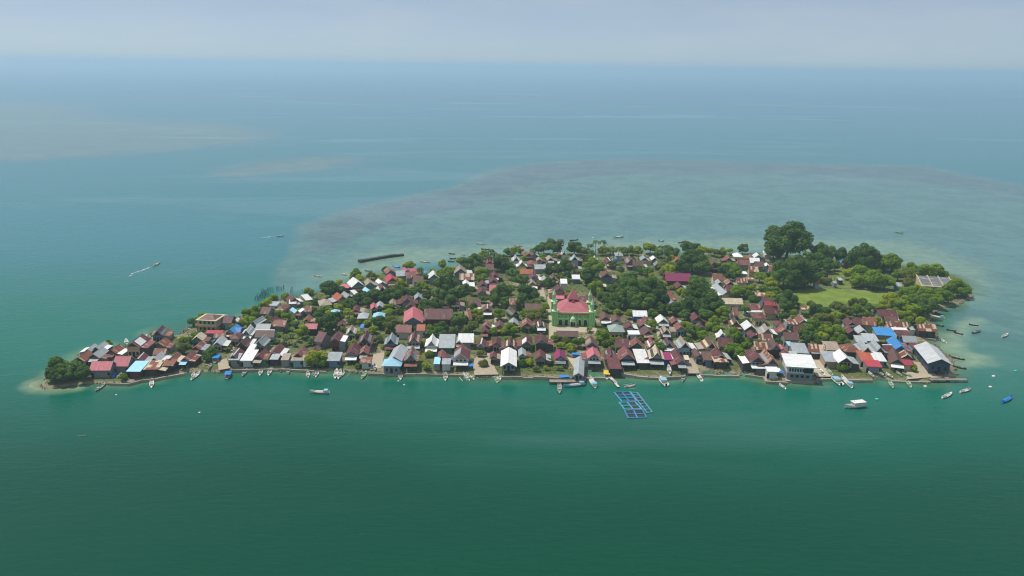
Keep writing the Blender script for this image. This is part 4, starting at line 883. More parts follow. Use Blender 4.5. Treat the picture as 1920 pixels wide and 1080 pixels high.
cage((1171,769),(1205,768),(1212,782),(1178,783),2,2,M_frame,'blue floating fish cage of four cells at the seaward end')

# ------------------------------------------------------------------ boats
def near_house(p): return min(((x - p.x)**2 + (y - p.y)**2, d) for x, y, d in HDESC)[1]
def hull_mesh(name, L, B, Hh, transom=0.35, sheer=0.45, bow=1.0):
    "lofted open hull, bow at +x: outer skin, gunwale and inner skin"
    n = 11; prof = []
    for i in range(n):
        t = i/(n-1); x = -L/2 + L*t
        bw = B/2*(min(1.0, transom + (1-transom)*math.sin(min(1, t/0.45)*math.pi/2)) if t < 0.45 else math.cos((t-0.45)/0.55*math.pi/2)**0.75)
        zt = Hh + sheer*Hh*(max(0, t-0.5)/0.5)**2*bow*2 + sheer*Hh*(max(0, 0.35-t)/0.35)**2*0.5
        zb = -0.15 + (0.55*Hh*max(0, t-0.8)/0.2)
        bw = max(bw, 0.03)
        sec = [(x, -bw, zt), (x, -bw*0.86, zt*0.45), (x, -bw*0.35, zb), (x, bw*0.35, zb), (x, bw*0.86, zt*0.45), (x, bw, zt)]
        inn = [(x, bw*0.86, zt), (x, bw*0.62, max(0.16, zt*0.45)), (x, -bw*0.62, max(0.16, zt*0.45)), (x, -bw*0.86, zt)]
        prof.append(sec + inn)
    k = 10; vs = [v for s in prof for v in s]; fs = []
    for i in range(n-1):
        for j in range(k): a = i*k + j; b_ = i*k + (j+1) % k; fs.append((a, b_, b_ + k, a + k))
    fs.append(tuple(range(k-1, -1, -1))); fs.append(tuple((n-1)*k + j for j in range(k)))
    return MB().add(vs, fs).mesh(name)
HULL = hull_mesh('hull', 1.0, 1.0, 1.0)          # unit hulls, scaled to size per boat kind below
def make_boat(kind):
    root = empty('boat', (0, 0, 0)); L = 8.0
    def part(nm, mb, m, par=root, sm=False): return mb.build(nm, m, par, smooth=sm)
    if kind in ('canoe_white', 'canoe_grey', 'canoe_dark', 'canoe_green', 'canoe_blue'):
        m = {'white': M_bwhite, 'grey': M_bgrey, 'dark': M_bdark, 'green': M_bgreen, 'blue': M_bblue}[kind.split('_')[1]]
        link('hull', hull_mesh('hull', L, 1.35, 0.55, 0.4, 0.5), m, root)
        for x in (-2.4, -0.9, 0.6, 2.0): part('bench', MB().box(x - 0.14, x + 0.14, -0.56, 0.56, 0.40, 0.46), M_bdeck)
        part('foredeck', MB().add([(2.4, -0.45, 0.66), (3.8, 0, 0.98), (2.4, 0.45, 0.66)], [(0, 2, 1)][:1] + [(0, 1, 2)]), m if kind != 'canoe_dark' else M_bdeck)
        part('engine_box', MB().box(-2.2, -1.3, -0.4, 0.4, 0.3, 0.85), M_bdeck if kind != 'canoe_blue' else M_tarp)
        if kind == 'canoe_blue': part('tarp', MB().prism([(-0.62, 0.5), (0.62, 0.5), (0.15, 0.95), (-0.15, 0.95)], -3.0, 2.6), M_tarp).rotation_euler = (0, 0, -math.pi/2)
    elif kind in ('outrigger', 'outrigger_dark'):
        m = M_bwhite if kind == 'outrigger' else M_bdark
        link('hull', hull_mesh('hull', L, 1.0, 0.5, 0.3, 0.55), m, root)
        for x in (-1.8, 1.5): part('boom', MB().tube((x, -2.0, 0.30), (x, 2.0, 0.30), 0.06, 0.06, 5).tube((x, -0.6, 0.62), (x, 0.6, 0.62), 0.07, 0.07, 5), M_wood)
        for y in (-2.0, 2.0): part('outrigger', MB().tube((-3.2, y, 0.12), (3.2, y, 0.12), 0.11, 0.09, 6), M_trim)
        part('engine_box', MB().box(-2.6, -1.9, -0.3, 0.3, 0.3, 0.8), M_bdeck)
        part('bench', MB().box(-0.2, 0.2, -0.42, 0.42, 0.40, 0.46), M_bdeck)
    elif kind == 'speedboat':
        link('hull', hull_mesh('hull', L, 2.3, 0.8, 0.85, 0.25), M_bwhite, root)
        part('foredeck', MB().add([(1.0, -0.95, 0.86), (1.0, 0.95, 0.86), (3.6, 0, 1.12)], [(0, 2, 1), (0, 1, 2)][1:]), M_bwhite)
        cn = part('cabin', MB().box(-1.4, 1.1, -0.8, 0.8, 0.5, 1.5), M_bwhite)
        part('windscreen', MB().box(1.1, 1.14, -0.75, 0.75, 1.0, 1.45), M_dark, cn)
        part('canopy', MB().box(-1.7, 1.3, -0.95, 0.95, 1.52, 1.6), M_bpale)
        part('engine', MB().box(-4.3, -3.8, -0.25, 0.25, 0.3, 1.1), M_dark)
        part('bench', MB().box(-2.8, -2.2, -0.8, 0.8, 0.4, 0.7), M_bdeck)
    elif kind == 'canopy_blue' or kind == 'canopy_yellow':
        link('hull', hull_mesh('hull', L, 1.8, 0.7, 0.6, 0.4), M_bwhite if kind == 'canopy_yellow' else M_bgrey, root)
        cm = M_byel if kind == 'canopy_yellow' else M_tarp
        part('canopy', MB().prism([(-1.0, 1.7), (1.0, 1.7), (0.6, 2.0), (-0.6, 2.0)], -1.0, 1.0).mesh and MB().box(-2.8, 1.4, -0.95, 0.95, 1.55, 1.7), cm)
        for x in (-2.6, 1.2):
            for y in (-0.8, 0.8): part('post', MB().box(x - 0.05, x + 0.05, y - 0.05, y + 0.05, 0.4, 1.56), M_trim)
        part('engine_box', MB().box(-2.0, -1.1, -0.5, 0.5, 0.3, 0.9), M_bdeck)
    elif kind in ('longboat', 'longboat_blue'):
        link('hull', hull_mesh('hull', L, 1.55, 0.75, 0.5, 0.5), M_bwhite if kind == 'longboat' else M_bpale, root)
        part('deck', MB().box(-2.6, 2.2, -0.58, 0.58, 0.45, 0.62), M_bdeck)
        part('cargo_cover', MB().prism([(-0.6, 0.6), (0.6, 0.6), (0.35, 1.0), (-0.35, 1.0)], -1.4, 1.4), M_trim).rotation_euler = (0, 0, math.pi/2)
        part('wheelhouse', MB().box(-3.1, -2.0, -0.55, 0.55, 0.5, 1.5), M_bwhite)
        part('wheelhouse_roof', MB().box(-3.3, -1.8, -0.7, 0.7, 1.5, 1.58), M_bpale)
    elif kind == 'cabin':
        link('hull', hull_mesh('hull', L, 2.1, 0.95, 0.7, 0.45), M_bwhite, root)
        part('hull_stripe', MB().box(-3.6, 1.2, -1.07, -1.03, 0.5, 0.72), M_bblue)
        cb = part('cabin', MB().box(-3.5, 0.7, -0.9, 0.9, 0.6, 2.1), M_bwhite)
        part('cabin_roof', MB().box(-3.8, 1.0, -1.05, 1.05, 2.1, 2.22), M_bwhite)
        for x in (-2.9, -2.0, -1.1, -0.2): part('window', MB().box(x - 0.3, x + 0.3, -0.93, -0.89, 1.3, 1.8), M_dark, cb)
        part('foredeck', MB().add([(0.8, -0.95, 1.0), (0.8, 0.95, 1.0), (3.7, 0, 1.6)], [(0, 1, 2)]), M_bdeck)
        part('mast', MB().tube((0.2, 0, 2.2), (0.2, 0, 3.4), 0.05, 0.03, 5), M_trim)
    return root
def copy_tree(o, parent=None):
    c = o.copy(); COL.objects.link(c); c.parent = parent
    for ch in o.children: copy_tree(ch, c)
    return c
BLAB = {'canoe_white': ('slim white open boat', 1), 'canoe_grey': ('slim grey open boat', 1), 'canoe_dark': ('slim dark canoe', 1), 'canoe_green': ('slim pale green canoe', 1), 'canoe_blue': ('small boat under a bright blue cover', 1),
        'outrigger': ('white outrigger canoe', 1), 'outrigger_dark': ('dark outrigger canoe', 1), 'speedboat': ('white speedboat with pale canopy', 1), 'canopy_blue': ('boat with bright blue canopy', 1),
        'canopy_yellow': ('white boat with yellow canopy', 1), 'longboat': ('long white cargo boat', 1), 'longboat_blue': ('long pale blue cargo boat', 1), 'cabin': ('white motor boat with long cabin', 1)}
CODE = {'w': 'canoe_white', 'g': 'canoe_grey', 'd': 'canoe_dark', 'n': 'canoe_green', 'b': 'canoe_blue', 'o': 'outrigger', 'O': 'outrigger_dark', 's': 'speedboat', 'c': 'canopy_blue', 'y': 'canopy_yellow', 'l': 'longboat', 'L': 'longboat_blue', 'C': 'cabin'}
# bow x y, stern x y, kind, a = ashore
BOATS = '''
199 718 178 733 g|285 711 284 726 w|217 698 211 708 b a|228 700 220 707 n a|269 627 281 631 w|236 636 238 645 w|376 697 358 712 w|364 699 361 706 w|432 697 425 710 c|464 691 454 705 g|491 691 487 703 w|508 691 503 703 w
540 692 540 701 g|577 697 578 707 w|596 694 592 706 w|590 695 588 704 g|580 735 618 736 l|412 664 402 680 c a|396 682 391 690 g a|632 692 628 709 w|639 693 634 710 w|646 697 639 706 o|687 696 678 710 n|751 697 751 711 w|836 699 835 713 w
868 699 880 713 o|874 700 888 711 o|703 683 703 692 w a|921 700 929 711 n|930 703 932 717 n|937 706 935 715 w|1049 716 1049 737 g|1056 725 1098 720 L|1078 709 1043 712 c|1105 707 1116 727 l|1137 695 1138 710 y|1062 667 1092 669 c a
1237 707 1249 723 s|1283 704 1279 715 g|1306 700 1317 714 w|1387 682 1399 699 L|1253 685 1256 700 w a|1192 722 1171 725 o|1461 720 1473 729 w|1558 705 1577 722 s|1577 706 1597 727 l|1533 688 1545 703 w a|1549 690 1561 703 n a|1527 713 1536 719 g
1667 712 1674 727 n|1583 764 1621 760 C|1628 697 1637 705 w a|1699 711 1708 726 n|1785 737 1766 746 w|1820 729 1800 735 w|1898 744 1879 754 b|1742 592 1771 597 l|1753 586 1768 590 d|1753 608 1769 611 d|1776 618 1792 620 O|1790 623 1804 626 O
1817 608 1834 610 O|1839 620 1823 624 d|1890 626 1878 632 w|1765 637 1775 643 w|1738 645 1753 647 d|1779 668 1809 674 O|1787 686 1812 691 d|1680 696 1690 704 n a|1662 700 1672 706 w a|1695 700 1706 704 n a|1645 696 1654 701 w a
588 516 603 519 o|640 513 651 515 w|684 507 698 508 g|736 499 750 501 b|787 490 807 491 w|892 456 911 457 w|902 467 918 467 d|841 475 853 476 d|865 476 873 478 w|843 485 855 484 d|842 490 850 490 d|964 460 979 461 w|1068 451 1084 449 d
1150 445 1169 444 l|1234 451 1245 452 L|1286 452 1272 455 d|1312 466 1331 466 d|1694 437 1678 434 n|532 441 518 443 w|301 491 286 499 w|1030 462 1056 460 d
'''
PROTO = {}
for ent in BOATS.replace('\n', '|').split('|'):
    e = ent.split()
    if not e: continue
    x0, y0, x1, y1 = map(float, e[:4]); k = CODE[e[4]]; ash = len(e) > 5
    z = GZ + 0.15 if ash else 0.0
    a, b = at(x0, y0, z + 0.4), at(x1, y1, z + 0.4); c = (a + b)/2; d = a - b; L = d.length
    Lmax = {'canoe_white': 9.5, 'longboat': 13.5, 'longboat_blue': 13.5, 'canopy_blue': 10.5, 'cabin': 11}.get(k, 11.0)
    L = min(max(L, 4.2), Lmax)
    if k not in PROTO: PROTO[k] = o = make_boat(k)
    else: o = copy_tree(PROTO[k])
    o.location = (c.x, c.y, z); ang = math.atan2(d.y, d.x); o.rotation_euler = (0, 0 if not ash else 0.0, ang)
    o.scale = (L/8.0, 0.85 + 0.4*L/8.0, 0.75 + 0.25*L/8.0)
    lb = f"{BLAB[k][0]} {'ashore beside' if ash else 'afloat off'} a {near_house(c)} near {near_lm(c)}"
    if len(lb.split()) > 16: lb = f"{BLAB[k][0]} {'drawn up ashore' if ash else 'afloat'} near {near_lm(c)}"
    props(o, lb, 'boat', 'boats around the island')
# floats
fl = MB().lathe([(0.15, -0.3), (0.6, -0.15), (0.75, 0.12), (0.55, 0.4), (0.15, 0.5)], 10).mesh('float', True)
flt = fl.copy(); fl.materials.append(M_bwhite); flt.materials.append(M_teal)
for x, y, t in ((1863,706,0),(1857,726,0),(1735,725,0),(1644,749,1),(1904,696,1),(218,741,0),(747,715,0),(758,722,0),(1316,715,0),(374,774,0),(1112,446,0),(300,641,0)):
    p = at(x, y, 0); o = link('mooring_float', flt if t else fl, None, None, (p.x, p.y, 0)); o.scale = (1, 1, 1) if x > 1000 else (0.6, 0.6, 0.7)
    props(o, ('teal' if t else 'white') + ' round mooring float on the water near ' + near_lm(p), 'mooring float', 'mooring floats')
# driftwood and blue canopies by the shore
_p = at(154, 818, 0); o = MB().tube((-1.3, 0, 0.05), (1.2, 0.15, 0.1), 0.14, 0.08, 7).tube((0.2, 0.1, 0.1), (0.7, 0.7, 0.2), 0.06, 0.03, 5).build('driftwood_log', M_wood, None, (_p.x, _p.y, 0))
props(o, 'lone driftwood log floating on open water off the sandy spit', 'log')
def canopy(px, py, w, d, lab):
    b = at(px, py + 5, GZ); root = empty('tarp_canopy', (b.x, b.y, GZ - 0.02), random.uniform(-.15, .15))
    MB().slab([(-w, -d, 1.9), (w, -d, 1.9), (w, d, 2.3), (-w, d, 2.3)], 0.06).build('tarp', M_tarp, root)
    for x in (-0.92, 0.92):
        for y in (-0.9, 0.9): o = link('post', ME_post, None, root, (x*w, y*d, -0.2)); o.scale = (0.5, 0.5, 2.12 + 0.18*y)
    props(root, lab, 'canopy', 'blue tarp canopies')
canopy(1460, 700, 1.6, 1.4, 'small blue tarp canopy beside the white waterside hall')
canopy(1596, 688, 1.9, 1.2, 'blue tarp canopy below the white gabled waterfront house')
canopy(844, 676, 2.6, 1.0, 'blue tarp canopy under the big maroon waterfront gable')
canopy(765, 688, 1.2, 1.0, 'blue tarp canopy beside the brown gabled house by the porch')
canopy(883, 688, 1.0, 1.0, 'small blue tarp canopy beside the sandy beach yard')
canopy(407, 640, 1.2, 1.0, 'small blue tarp canopy behind the landing lane')
# wakes: broken foam patches behind the two moving boats
def wake(pts, w0, w1, label):
    P = [at(x, y, 0.0) for x, y in pts]; mb = MB()
    for i in range(len(P) - 1):
        for k in range(10):
            t = random.random(); u = (i + t)/(len(P) - 1); p = P[i].lerp(P[i+1], t); w = w0 + (w1 - w0)*u
            if random.random() < u*0.75: continue
            d = (P[i+1] - P[i]).normalized(); s = Vector((-d.y, d.x, 0)); p = p + s*random.uniform(-w, w); l_ = random.uniform(1.2, 4); b = random.uniform(0.15, 0.45)
            q = [p + d*l_, p + s*b, p - d*l_, p - s*b]; mb.add([(v.x, v.y, 0.05) for v in q], [(3, 2, 1, 0)])
    o = mb.build('wake_foam', M_foam); props(o, label, 'wake', kind='stuff')
wake([(286,499),(276,503),(262,509),(240,518)], 0.3, 1.6, 'white broken wake trailing behind the moving boat')
wake([(518,443),(506,444),(490,446)], 0.5, 1.5, 'short white wake behind the far moving boat')

# ------------------------------------------------------------------ plants
def leaf_quads(P, Nn, size, rg, aspect=0.62):
    n = len(P); Nn = Nn/np.linalg.norm(Nn, axis=1, keepdims=True)
    t = rg.normal(size=(n, 3)); t -= (t*Nn).sum(1, keepdims=True)*Nn; t /= np.linalg.norm(t, axis=1, keepdims=True)
    b = np.cross(Nn, t); s = size*rg.uniform(0.6, 1.35, (n, 1))
    V = np.stack([P - t*s, P - b*s*aspect + Nn*s*0.12, P + t*s, P + b*s*aspect + Nn*s*0.12], 1).reshape(-1, 3)
    return V, np.arange(4*n).reshape(n, 4)
def crown_mesh(name, seed, blobs, leaves, size, flat=0.85, spread=0.60, br=(0.30, 0.46), low=-0.8):
    rg = np.random.default_rng(seed); C, Rd = [], []
    for i in range(blobs):
        while True:
            v = rg.normal(size=3); v /= np.linalg.norm(v)
            if v[2] > low: break
        C.append(v*spread*rg.uniform(0.55, 1.15)*np.array([1, 1, flat])); Rd.append(rg.uniform(*br))
    C, Rd = np.array(C), np.array(Rd); P, Nm = [], []
    w = Rd**2/np.sum(Rd**2)
    for c, r, q in zip(C, Rd, w):
        k = int(leaves*q); v = rg.normal(size=(k, 3)); v /= np.linalg.norm(v, axis=1, keepdims=True)
        v[:,2] = np.where(v[:,2] < -0.7, -v[:,2], v[:,2])
        p = c + v*r*rg.uniform(0.72, 1.08, (k, 1))*np.array([1, 1, 0.85])
        dd = np.linalg.norm(p[:,None] - C[None], axis=2)/Rd[None]
        ok = (dd < 0.62).sum(1) == 0
        P.append(p[ok]); Nm.append((v + np.array([0, 0, 0.35]) + rg.normal(scale=0.45, size=v.shape))[ok])
    P, Nm = np.concatenate(P), np.concatenate(Nm)
    V, Q = leaf_quads(P, Nm, size, rg); return np_mesh(name, V, Q)
CROWN = {'big': [crown_mesh('crown', 100 + i, 62, 24000, 0.040, 0.90, 0.74, (0.15, 0.34), -0.7) for i in range(3)],
         'mid': [crown_mesh('crown', 200 + i, 19, 6800, 0.070, 0.92, 0.66, (0.20, 0.45)) for i in range(5)],
         'low': [crown_mesh('crown', 300 + i, 13, 2200, 0.110, 0.7, 0.58, (0.30, 0.5), -0.4) for i in range(4)]}
def trunk_mesh(seed):
    rd = random.Random(seed); mb = MB(); top = Vector((rd.uniform(-.1, .1), rd.uniform(-.1, .1), 0.55))
    mb.tube((0, 0, -0.1), top, 0.10, 0.065, 7)
    for i in range(4):
        a = rd.uniform(0, 6.3) + i*1.57; mb.tube(top*0.95, top + Vector((math.cos(a)*0.38, math.sin(a)*0.38, 0.42 + rd.uniform(0, .2))), 0.055, 0.018, 5)
    me = mb.mesh('trunk'); me.materials.append(M_bark); return me
TRUNK = [trunk_mesh(i) for i in range(3)]
LEAFCACHE = {}
def leafed(me, key):
    k = (me.name, key)
    if k not in LEAFCACHE: c = me.copy(); c.materials.clear(); c.materials.append(LEAF[key]); LEAFCACHE[k] = c
    return LEAFCACHE[k]
def frond_part(mb, o, ang, L, droop, w, n=6, up=0.7):
    d = Vector((math.cos(ang), math.sin(ang), 0)); s = Vector((-d.y, d.x, 0)); pts = []
    for i in range(n + 1):
        t = i/n; pts.append(o + d*(L*t*(1 - 0.18*t)) + Vector((0, 0, up*L*t*(1 - t*droop))))
    for i in range(n):
        wa = w*math.sin(math.pi*min(1, (i/n)*0.9 + 0.1)); wb_ = w*math.sin(math.pi*min(1, ((i+1)/n)*0.9 + 0.1))
        for sg in (-1, 1):
            mb.add([pts[i], pts[i+1], pts[i+1] + s*sg*wb_ - Vector((0, 0, wb_*0.55)), pts[i] + s*sg*wa - Vector((0, 0, wa*0.55))], [(0, 1, 2, 3)])
def palm_mesh(seed):
    rd = random.Random(seed); mb = MB()
    for i in range(15): frond_part(mb, Vector((0, 0, 0)), i*2.4 + rd.uniform(-.2, .2), rd.uniform(2.5, 3.4), rd.uniform(1.3, 2.1), 0.40, 6, rd.uniform(0.4, 1.2))
    return mb.mesh('fronds')
PALM = [palm_mesh(i) for i in range(3)]
for m_ in PALM: m_.materials.append(LEAF['P'])
def banana_mesh(seed):
    rd = random.Random(seed); mb = MB()
    for s in range(6):
        o = Vector((rd.uniform(-.55, .55), rd.uniform(-.55, .55), rd.uniform(0.1, 0.5)))
        for i in range(7): frond_part(mb, o, i*0.9 + rd.uniform(-.3, .3), rd.uniform(0.7, 1.0), rd.uniform(0.8, 1.3), 0.17, 4, rd.uniform(0.7, 1.3))
    return mb.mesh('leaves')
BAN = [banana_mesh(i) for i in range(4)]
for m_ in BAN: m_.materials.append(LEAF['B'])
stem_b = MB()
for q in range(5): stem_b.tube((math.cos(q*1.3)*.4, math.sin(q*1.3)*.4, -0.6), (math.cos(q*1.3)*.42, math.sin(q*1.3)*.42, 0.5), 0.06, 0.04, 6)
stem_b = stem_b.mesh('stem'); stem_b.materials.append(M_bark)
TREES = []
CN = {'D': 'dark green', 'M': 'mid green', 'L': 'lime green', 'S': 'olive green'}
def tree(px, py, rpx, t, ground=None):
    zc = GZ + 3
    for _ in range(3):
        p = at(px, py, zc); r = rpx/ppm(p)
        zc = GZ + (r*0.90 + 0.5 if r > 2.6 else r*0.65 + 0.1)
    p = inland(p, 1.2, py > 640 or (px < 350 and py > 672))
    if t == 'P':
        hgt = 9.5; p = at(px, py, GZ + hgt); root = empty('palm_tree', (p.x, p.y, GZ - 0.05), random.uniform(0, 6))
        bend = Vector((random.uniform(-.9, .9), random.uniform(-.9, .9), 0)); mb = MB(); n = 6; prev = Vector((0, 0, -0.1)) - bend
        for i in range(1, n + 1):
            q = bend*(-(1 - (i/n)**1.6)) + Vector((0, 0, hgt*i/n)); mb.tube(prev, q, 0.22 - 0.02*i, 0.21 - 0.02*i, 7, i in (1, n)); prev = q
        mb.build('trunk', M_palmbark, root); o = link('crown', random.choice(PALM), None, root, (0, 0, hgt)); o.rotation_euler = (0, 0, random.uniform(0, 6)); s = max(1.0, min(1.5, 1.25*r/3.0)); o.scale = (s, s, s)
        props(root, f'tall coconut palm beside a {near_house(p)} near ' + near_lm(root.location), 'palm', 'coconut palms'); TREES.append((p.x, p.y, 1.0)); return
    if t == 'B':
        root = empty('banana_plant', (p.x, p.y, GZ - 0.02), random.uniform(0, 6)); s = max(r, 1.6)
        o = link('crown', random.choice(BAN), None, root, (0, 0, s*0.5)); o.scale = (s, s, s); link('stem', stem_b, None, root, (0, 0, s*0.5)).scale = (s, s, s)
        props(root, f'banana clump beside a {near_house(p)} near ' + near_lm(root.location), 'banana plant', 'banana clumps'); TREES.append((p.x, p.y, s*0.8)); return
    kind = 'big' if r > 7 else 'mid' if r > 2.6 else 'low'
    root = empty('tree' if kind != 'low' else 'bush', (p.x, p.y, GZ - 0.05), random.uniform(0, 6.3))
    o = link('crown', leafed(random.choice(CROWN[kind]), t), None, root, (0, 0, p.z - GZ)); k = (1.12 if kind != 'big' else 1.06)*r
    o.scale = (k*random.uniform(.94, 1.08), k*random.uniform(.94, 1.08), k*(0.95 if kind != 'low' else 1.05)*random.uniform(.92, 1.08))
    tr = link('trunk', random.choice(TRUNK), None, root, (0, 0, 0)); h = (p.z - GZ)*1.15; tr.scale = (r*0.8, r*0.8, h)
    size = 'giant' if r > 11 else 'large' if r > 7 else 'broad' if r > 5.2 else 'round' if r > 3.8 else 'slim' if kind == 'mid' else 'low' if r > 1.9 else 'small'
    props(root, f"{size} {CN[t]} {'tree' if kind != 'low' else 'bush'} beside a {near_house(p)} near {near_lm(root.location)}", 'tree' if kind != 'low' else 'bush', 'trees of the island' if kind != 'low' else 'garden bushes of the island')
    TREES.append((p.x, p.y, r))
T = '''
113 688 20 D|98 702 15 D|137 690 17 D|152 699 15 D|122 703 16 D|165 694 9 D|146 683 12 D|207 642 9 M|249 664 8 M|215 682 9 D|229 709 8 M
359 605 10 D|380 593 12 M|368 597 9 D|467 589 13 M|464 603 13 M|480 582 10 M|500 569 10 L|512 560 10 L|525 589 10 M|541 596 12 M|395 660 12 D|392 671 11 D|345 652 12 S|334 657 8 M|425 655 7 B|420 612 6 M|356 638 9 D|430 650 6 B
500 627 7 B|512 632 8 B|524 626 8 B|535 634 8 B|547 628 8 B|558 636 8 B|530 618 8 B|545 618 8 B|560 622 8 B|518 640 7 B|552 645 7 B|572 632 8 B|575 645 7 B|540 642 7 B|505 640 6 B|566 612 8 B|587 640 10 D|592 670 18 L|600 683 12 M|582 682 9 M|527 613 9 L|553 608 9 D|575 622 8 D
615 604 20 D|600 590 12 D|632 594 13 D|660 601 9 M|655 586 10 L|645 575 11 D|610 580 10 M|680 602 10 M|712 602 14 D|700 619 10 L|735 606 16 S|725 588 10 M|748 583 9 S|765 603 9 D|800 575 16 D|818 570 14 D|860 601 17 D|828 612 13 D|810 621 12 M|872 620 10 S|852 620 9 D|665 640 6 L|720 650 7 L|752 648 8 M|796 645 8 M|727 662 7 B|804 663 9 L|799 688 9 L|777 686 9 M|671 686 6 M|640 645 8 M|700 640 8 D|712 636 8 S|730 618 9 S|688 607 8 L|652 628 6 D|596 612 8 M|640 618 8 M|618 622 8 D
895 586 10 L|938 588 12 M|885 576 10 D|907 562 9 D|950 571 9 M|960 617 13 M|945 622 9 L|925 621 10 M|886 612 12 S|899 598 9 S|1000 591 16 S|1017 590 12 S|985 588 10 M|1000 617 9 D|983 617 8 D|1022 614 6 B|1104 617 8 B|1085 640 12 D|1042 634 9 M|1070 652 10 L|1052 648 9 L|1130 630 14 M|1146 640 10 M|1140 622 10 D|990 679 10 L|979 681 9 D|915 651 6 D|902 663 9 S|907 681 9 S|931 677 7 S|1030 679 8 S|1024 690 6 L|1006 692 7 S|945 655 6 L|973 637 6 L
1190 545 30 D|1222 540 26 D|1170 560 22 D|1205 565 22 D|1180 528 18 D|1235 558 18 D|1160 545 14 D|1150 575 12 D|1135 560 15 D|1312 553 27 D|1298 575 22 D|1335 570 22 D|1310 530 18 D|1325 590 16 D|1300 487 24 D|1318 500 16 D|1282 500 14 D|1257 474 14 D|1290 463 13 D|1306 466 11 D|1355 585 14 M|1340 603 12 M|1330 612 10 M|1265 577 14 D|1285 590 12 D|1245 580 10 D|1300 620 14 D|1318 628 12 M|1345 618 10 M|1290 640 9 D|1312 645 10 M|1378 628 16 M|1375 654 16 M|1385 668 10 D|1365 662 10 D|1400 579 11 M|1182 588 10 M|1225 588 10 M|1238 575 10 D|1112 500 17 M|1108 520 17 D|1116 540 14 M|1062 499 16 D|1048 505 12 D|1028 508 10 D|1051 515 6 L|1030 530 11 D|1010 532 8 S
992 550 20 D|980 568 14 D|1000 570 12 D|940 548 18 D|925 560 14 D|950 565 12 D|975 525 14 D|960 513 12 D|940 495 15 D|955 500 10 D|926 474 8 P|917 481 8 P|905 513 13 M|880 494 16 D|892 485 12 D|906 476 9 L|861 488 8 L|825 494 9 L|767 497 11 L|664 512 11 M|652 520 7 M|620 540 21 D|636 545 12 D|600 523 7 L|571 544 9 M|512 552 9 L|501 566 9 L|492 572 9 M|478 592 9 M
836 533 22 D|858 550 18 D|822 553 15 D|845 565 14 D|808 577 14 D|790 536 11 M|775 546 14 D|752 535 12 L|740 552 16 D|722 556 14 D|700 551 14 D|682 556 12 D|690 565 10 D|730 575 10 M|668 560 11 D|655 568 11 D|640 560 9 D|595 565 9 D|585 580 9 M|600 600 9 D|760 548 10 D|800 555 10 D|870 540 10 D|885 545 9 D|880 575 9 D|722 505 8 D|745 528 9 L|800 520 9 D|828 515 14 M|843 508 10 M|787 503 7 P|1096 466 8 P|1106 459 8 P|1150 468 8 P|1176 466 8 P|1247 466 8 P|921 469 8 P|911 476 8 P|935 478 8 P|1087 462 7 P|1000 470 7 P
1017 458 12 D|1036 459 14 D|1010 467 10 D|1045 466 9 D|1051 450 8 P|1078 465 14 D|1090 470 9 D|1118 452 8 P|1131 452 8 P|1108 470 8 P|960 465 9 L|972 469 7 S|990 466 7 M|950 471 8 D|1100 472 8 D|1130 469 10 L|1145 468 9 L|1160 465 8 P|1170 469 9 L|1185 469 9 L|1198 470 9 L|1219 464 13 L|1240 462 8 P|1235 474 9 M|1200 505 9 M|1215 508 10 M|1252 505 12 L|1270 502 10 M|1240 500 9 S|1165 505 9 D|1150 497 8 S|1315 470 10 L|1330 470 9 L|1345 473 9 S|1355 472 8 L|1368 470 7 L|1393 466 9 D|1370 500 14 M|1380 510 12 M|1355 507 10 D|1368 517 9 D|1350 500 9 S|900 483 9 L|985 483 7 L|1018 482 7 M|1105 487 8 S|1125 497 8 M
1476 452 43 D|1452 470 18 D|1490 508 34 D|1470 520 24 D|1510 520 22 D|1542 473 21 D|1548 495 17 D|1530 490 18 D|1574 478 14 D|1565 498 10 D|1618 482 28 D|1645 488 16 D|1596 490 14 D|1480 560 17 D|1472 572 13 D|1447 530 14 L|1432 542 10 M|1425 519 11 M|1440 515 10 D|1380 545 14 M|1395 545 10 M|1540 518 12 D|1550 525 9 S|1455 545 10 M|1462 505 14 D|1410 540 9 L|1412 560 9 D|1450 560 8 P|1405 555 9 D
1674 491 21 M|1655 495 14 M|1620 515 22 M|1598 512 14 L|1640 522 22 M|1660 528 16 M|1605 528 12 M|1710 504 14 M|1700 515 14 S|1745 507 20 M|1765 513 14 M|1725 512 13 M|1685 515 12 M|1705 530 12 S|1720 546 16 M|1738 553 15 M|1700 548 12 M|1755 562 14 M|1672 560 15 L|1690 570 14 M|1660 572 12 L|1730 574 19 D|1712 580 15 M|1745 572 12 D|1700 592 14 L|1680 585 10 M|1770 553 16 M|1788 540 16 M|1805 541 14 M|1795 530 12 L|1780 557 12 M|1812 548 10 M|1740 560 12 M|1760 545 8 M|1725 602 10 L|1715 600 8 M|1715 560 14 M|1652 478 6 P
1530 580 12 D|1548 582 11 D|1568 574 13 S|1588 584 12 S|1608 580 12 M|1628 576 10 D|1600 567 10 S|1618 566 9 D|1512 584 10 B|1540 590 9 B|1560 590 9 B|1580 592 9 B|1520 570 8 S|1500 572 9 B|1645 578 8 M|1625 590 8 D|1640 592 8 S
1528 616 20 M|1550 602 20 S|1567 622 16 M|1510 630 14 D|1535 638 12 D|1545 622 13 L|1582 640 14 M|1560 640 10 M|1490 587 9 M|1470 592 10 D|1580 689 10 M|1655 641 8 B|1620 637 6 B|1710 690 9 M|1728 588 9 L|1656 601 8 M|1448 698 6 M|1470 600 6 L|1455 612 6 M|1490 620 8 D|1572 600 8 D|1400 640 7 M|1395 618 8 D|1700 645 6 B|1240 630 6 B|1232 640 5 B|1205 632 6 M|1175 622 6 D|1150 652 6 M|1325 652 7 M
'''
for ent in T.replace('\n', '|').split('|'):
    e = ent.split()
    if e: tree(float(e[0]), float(e[1]), float(e[2]), e[3])
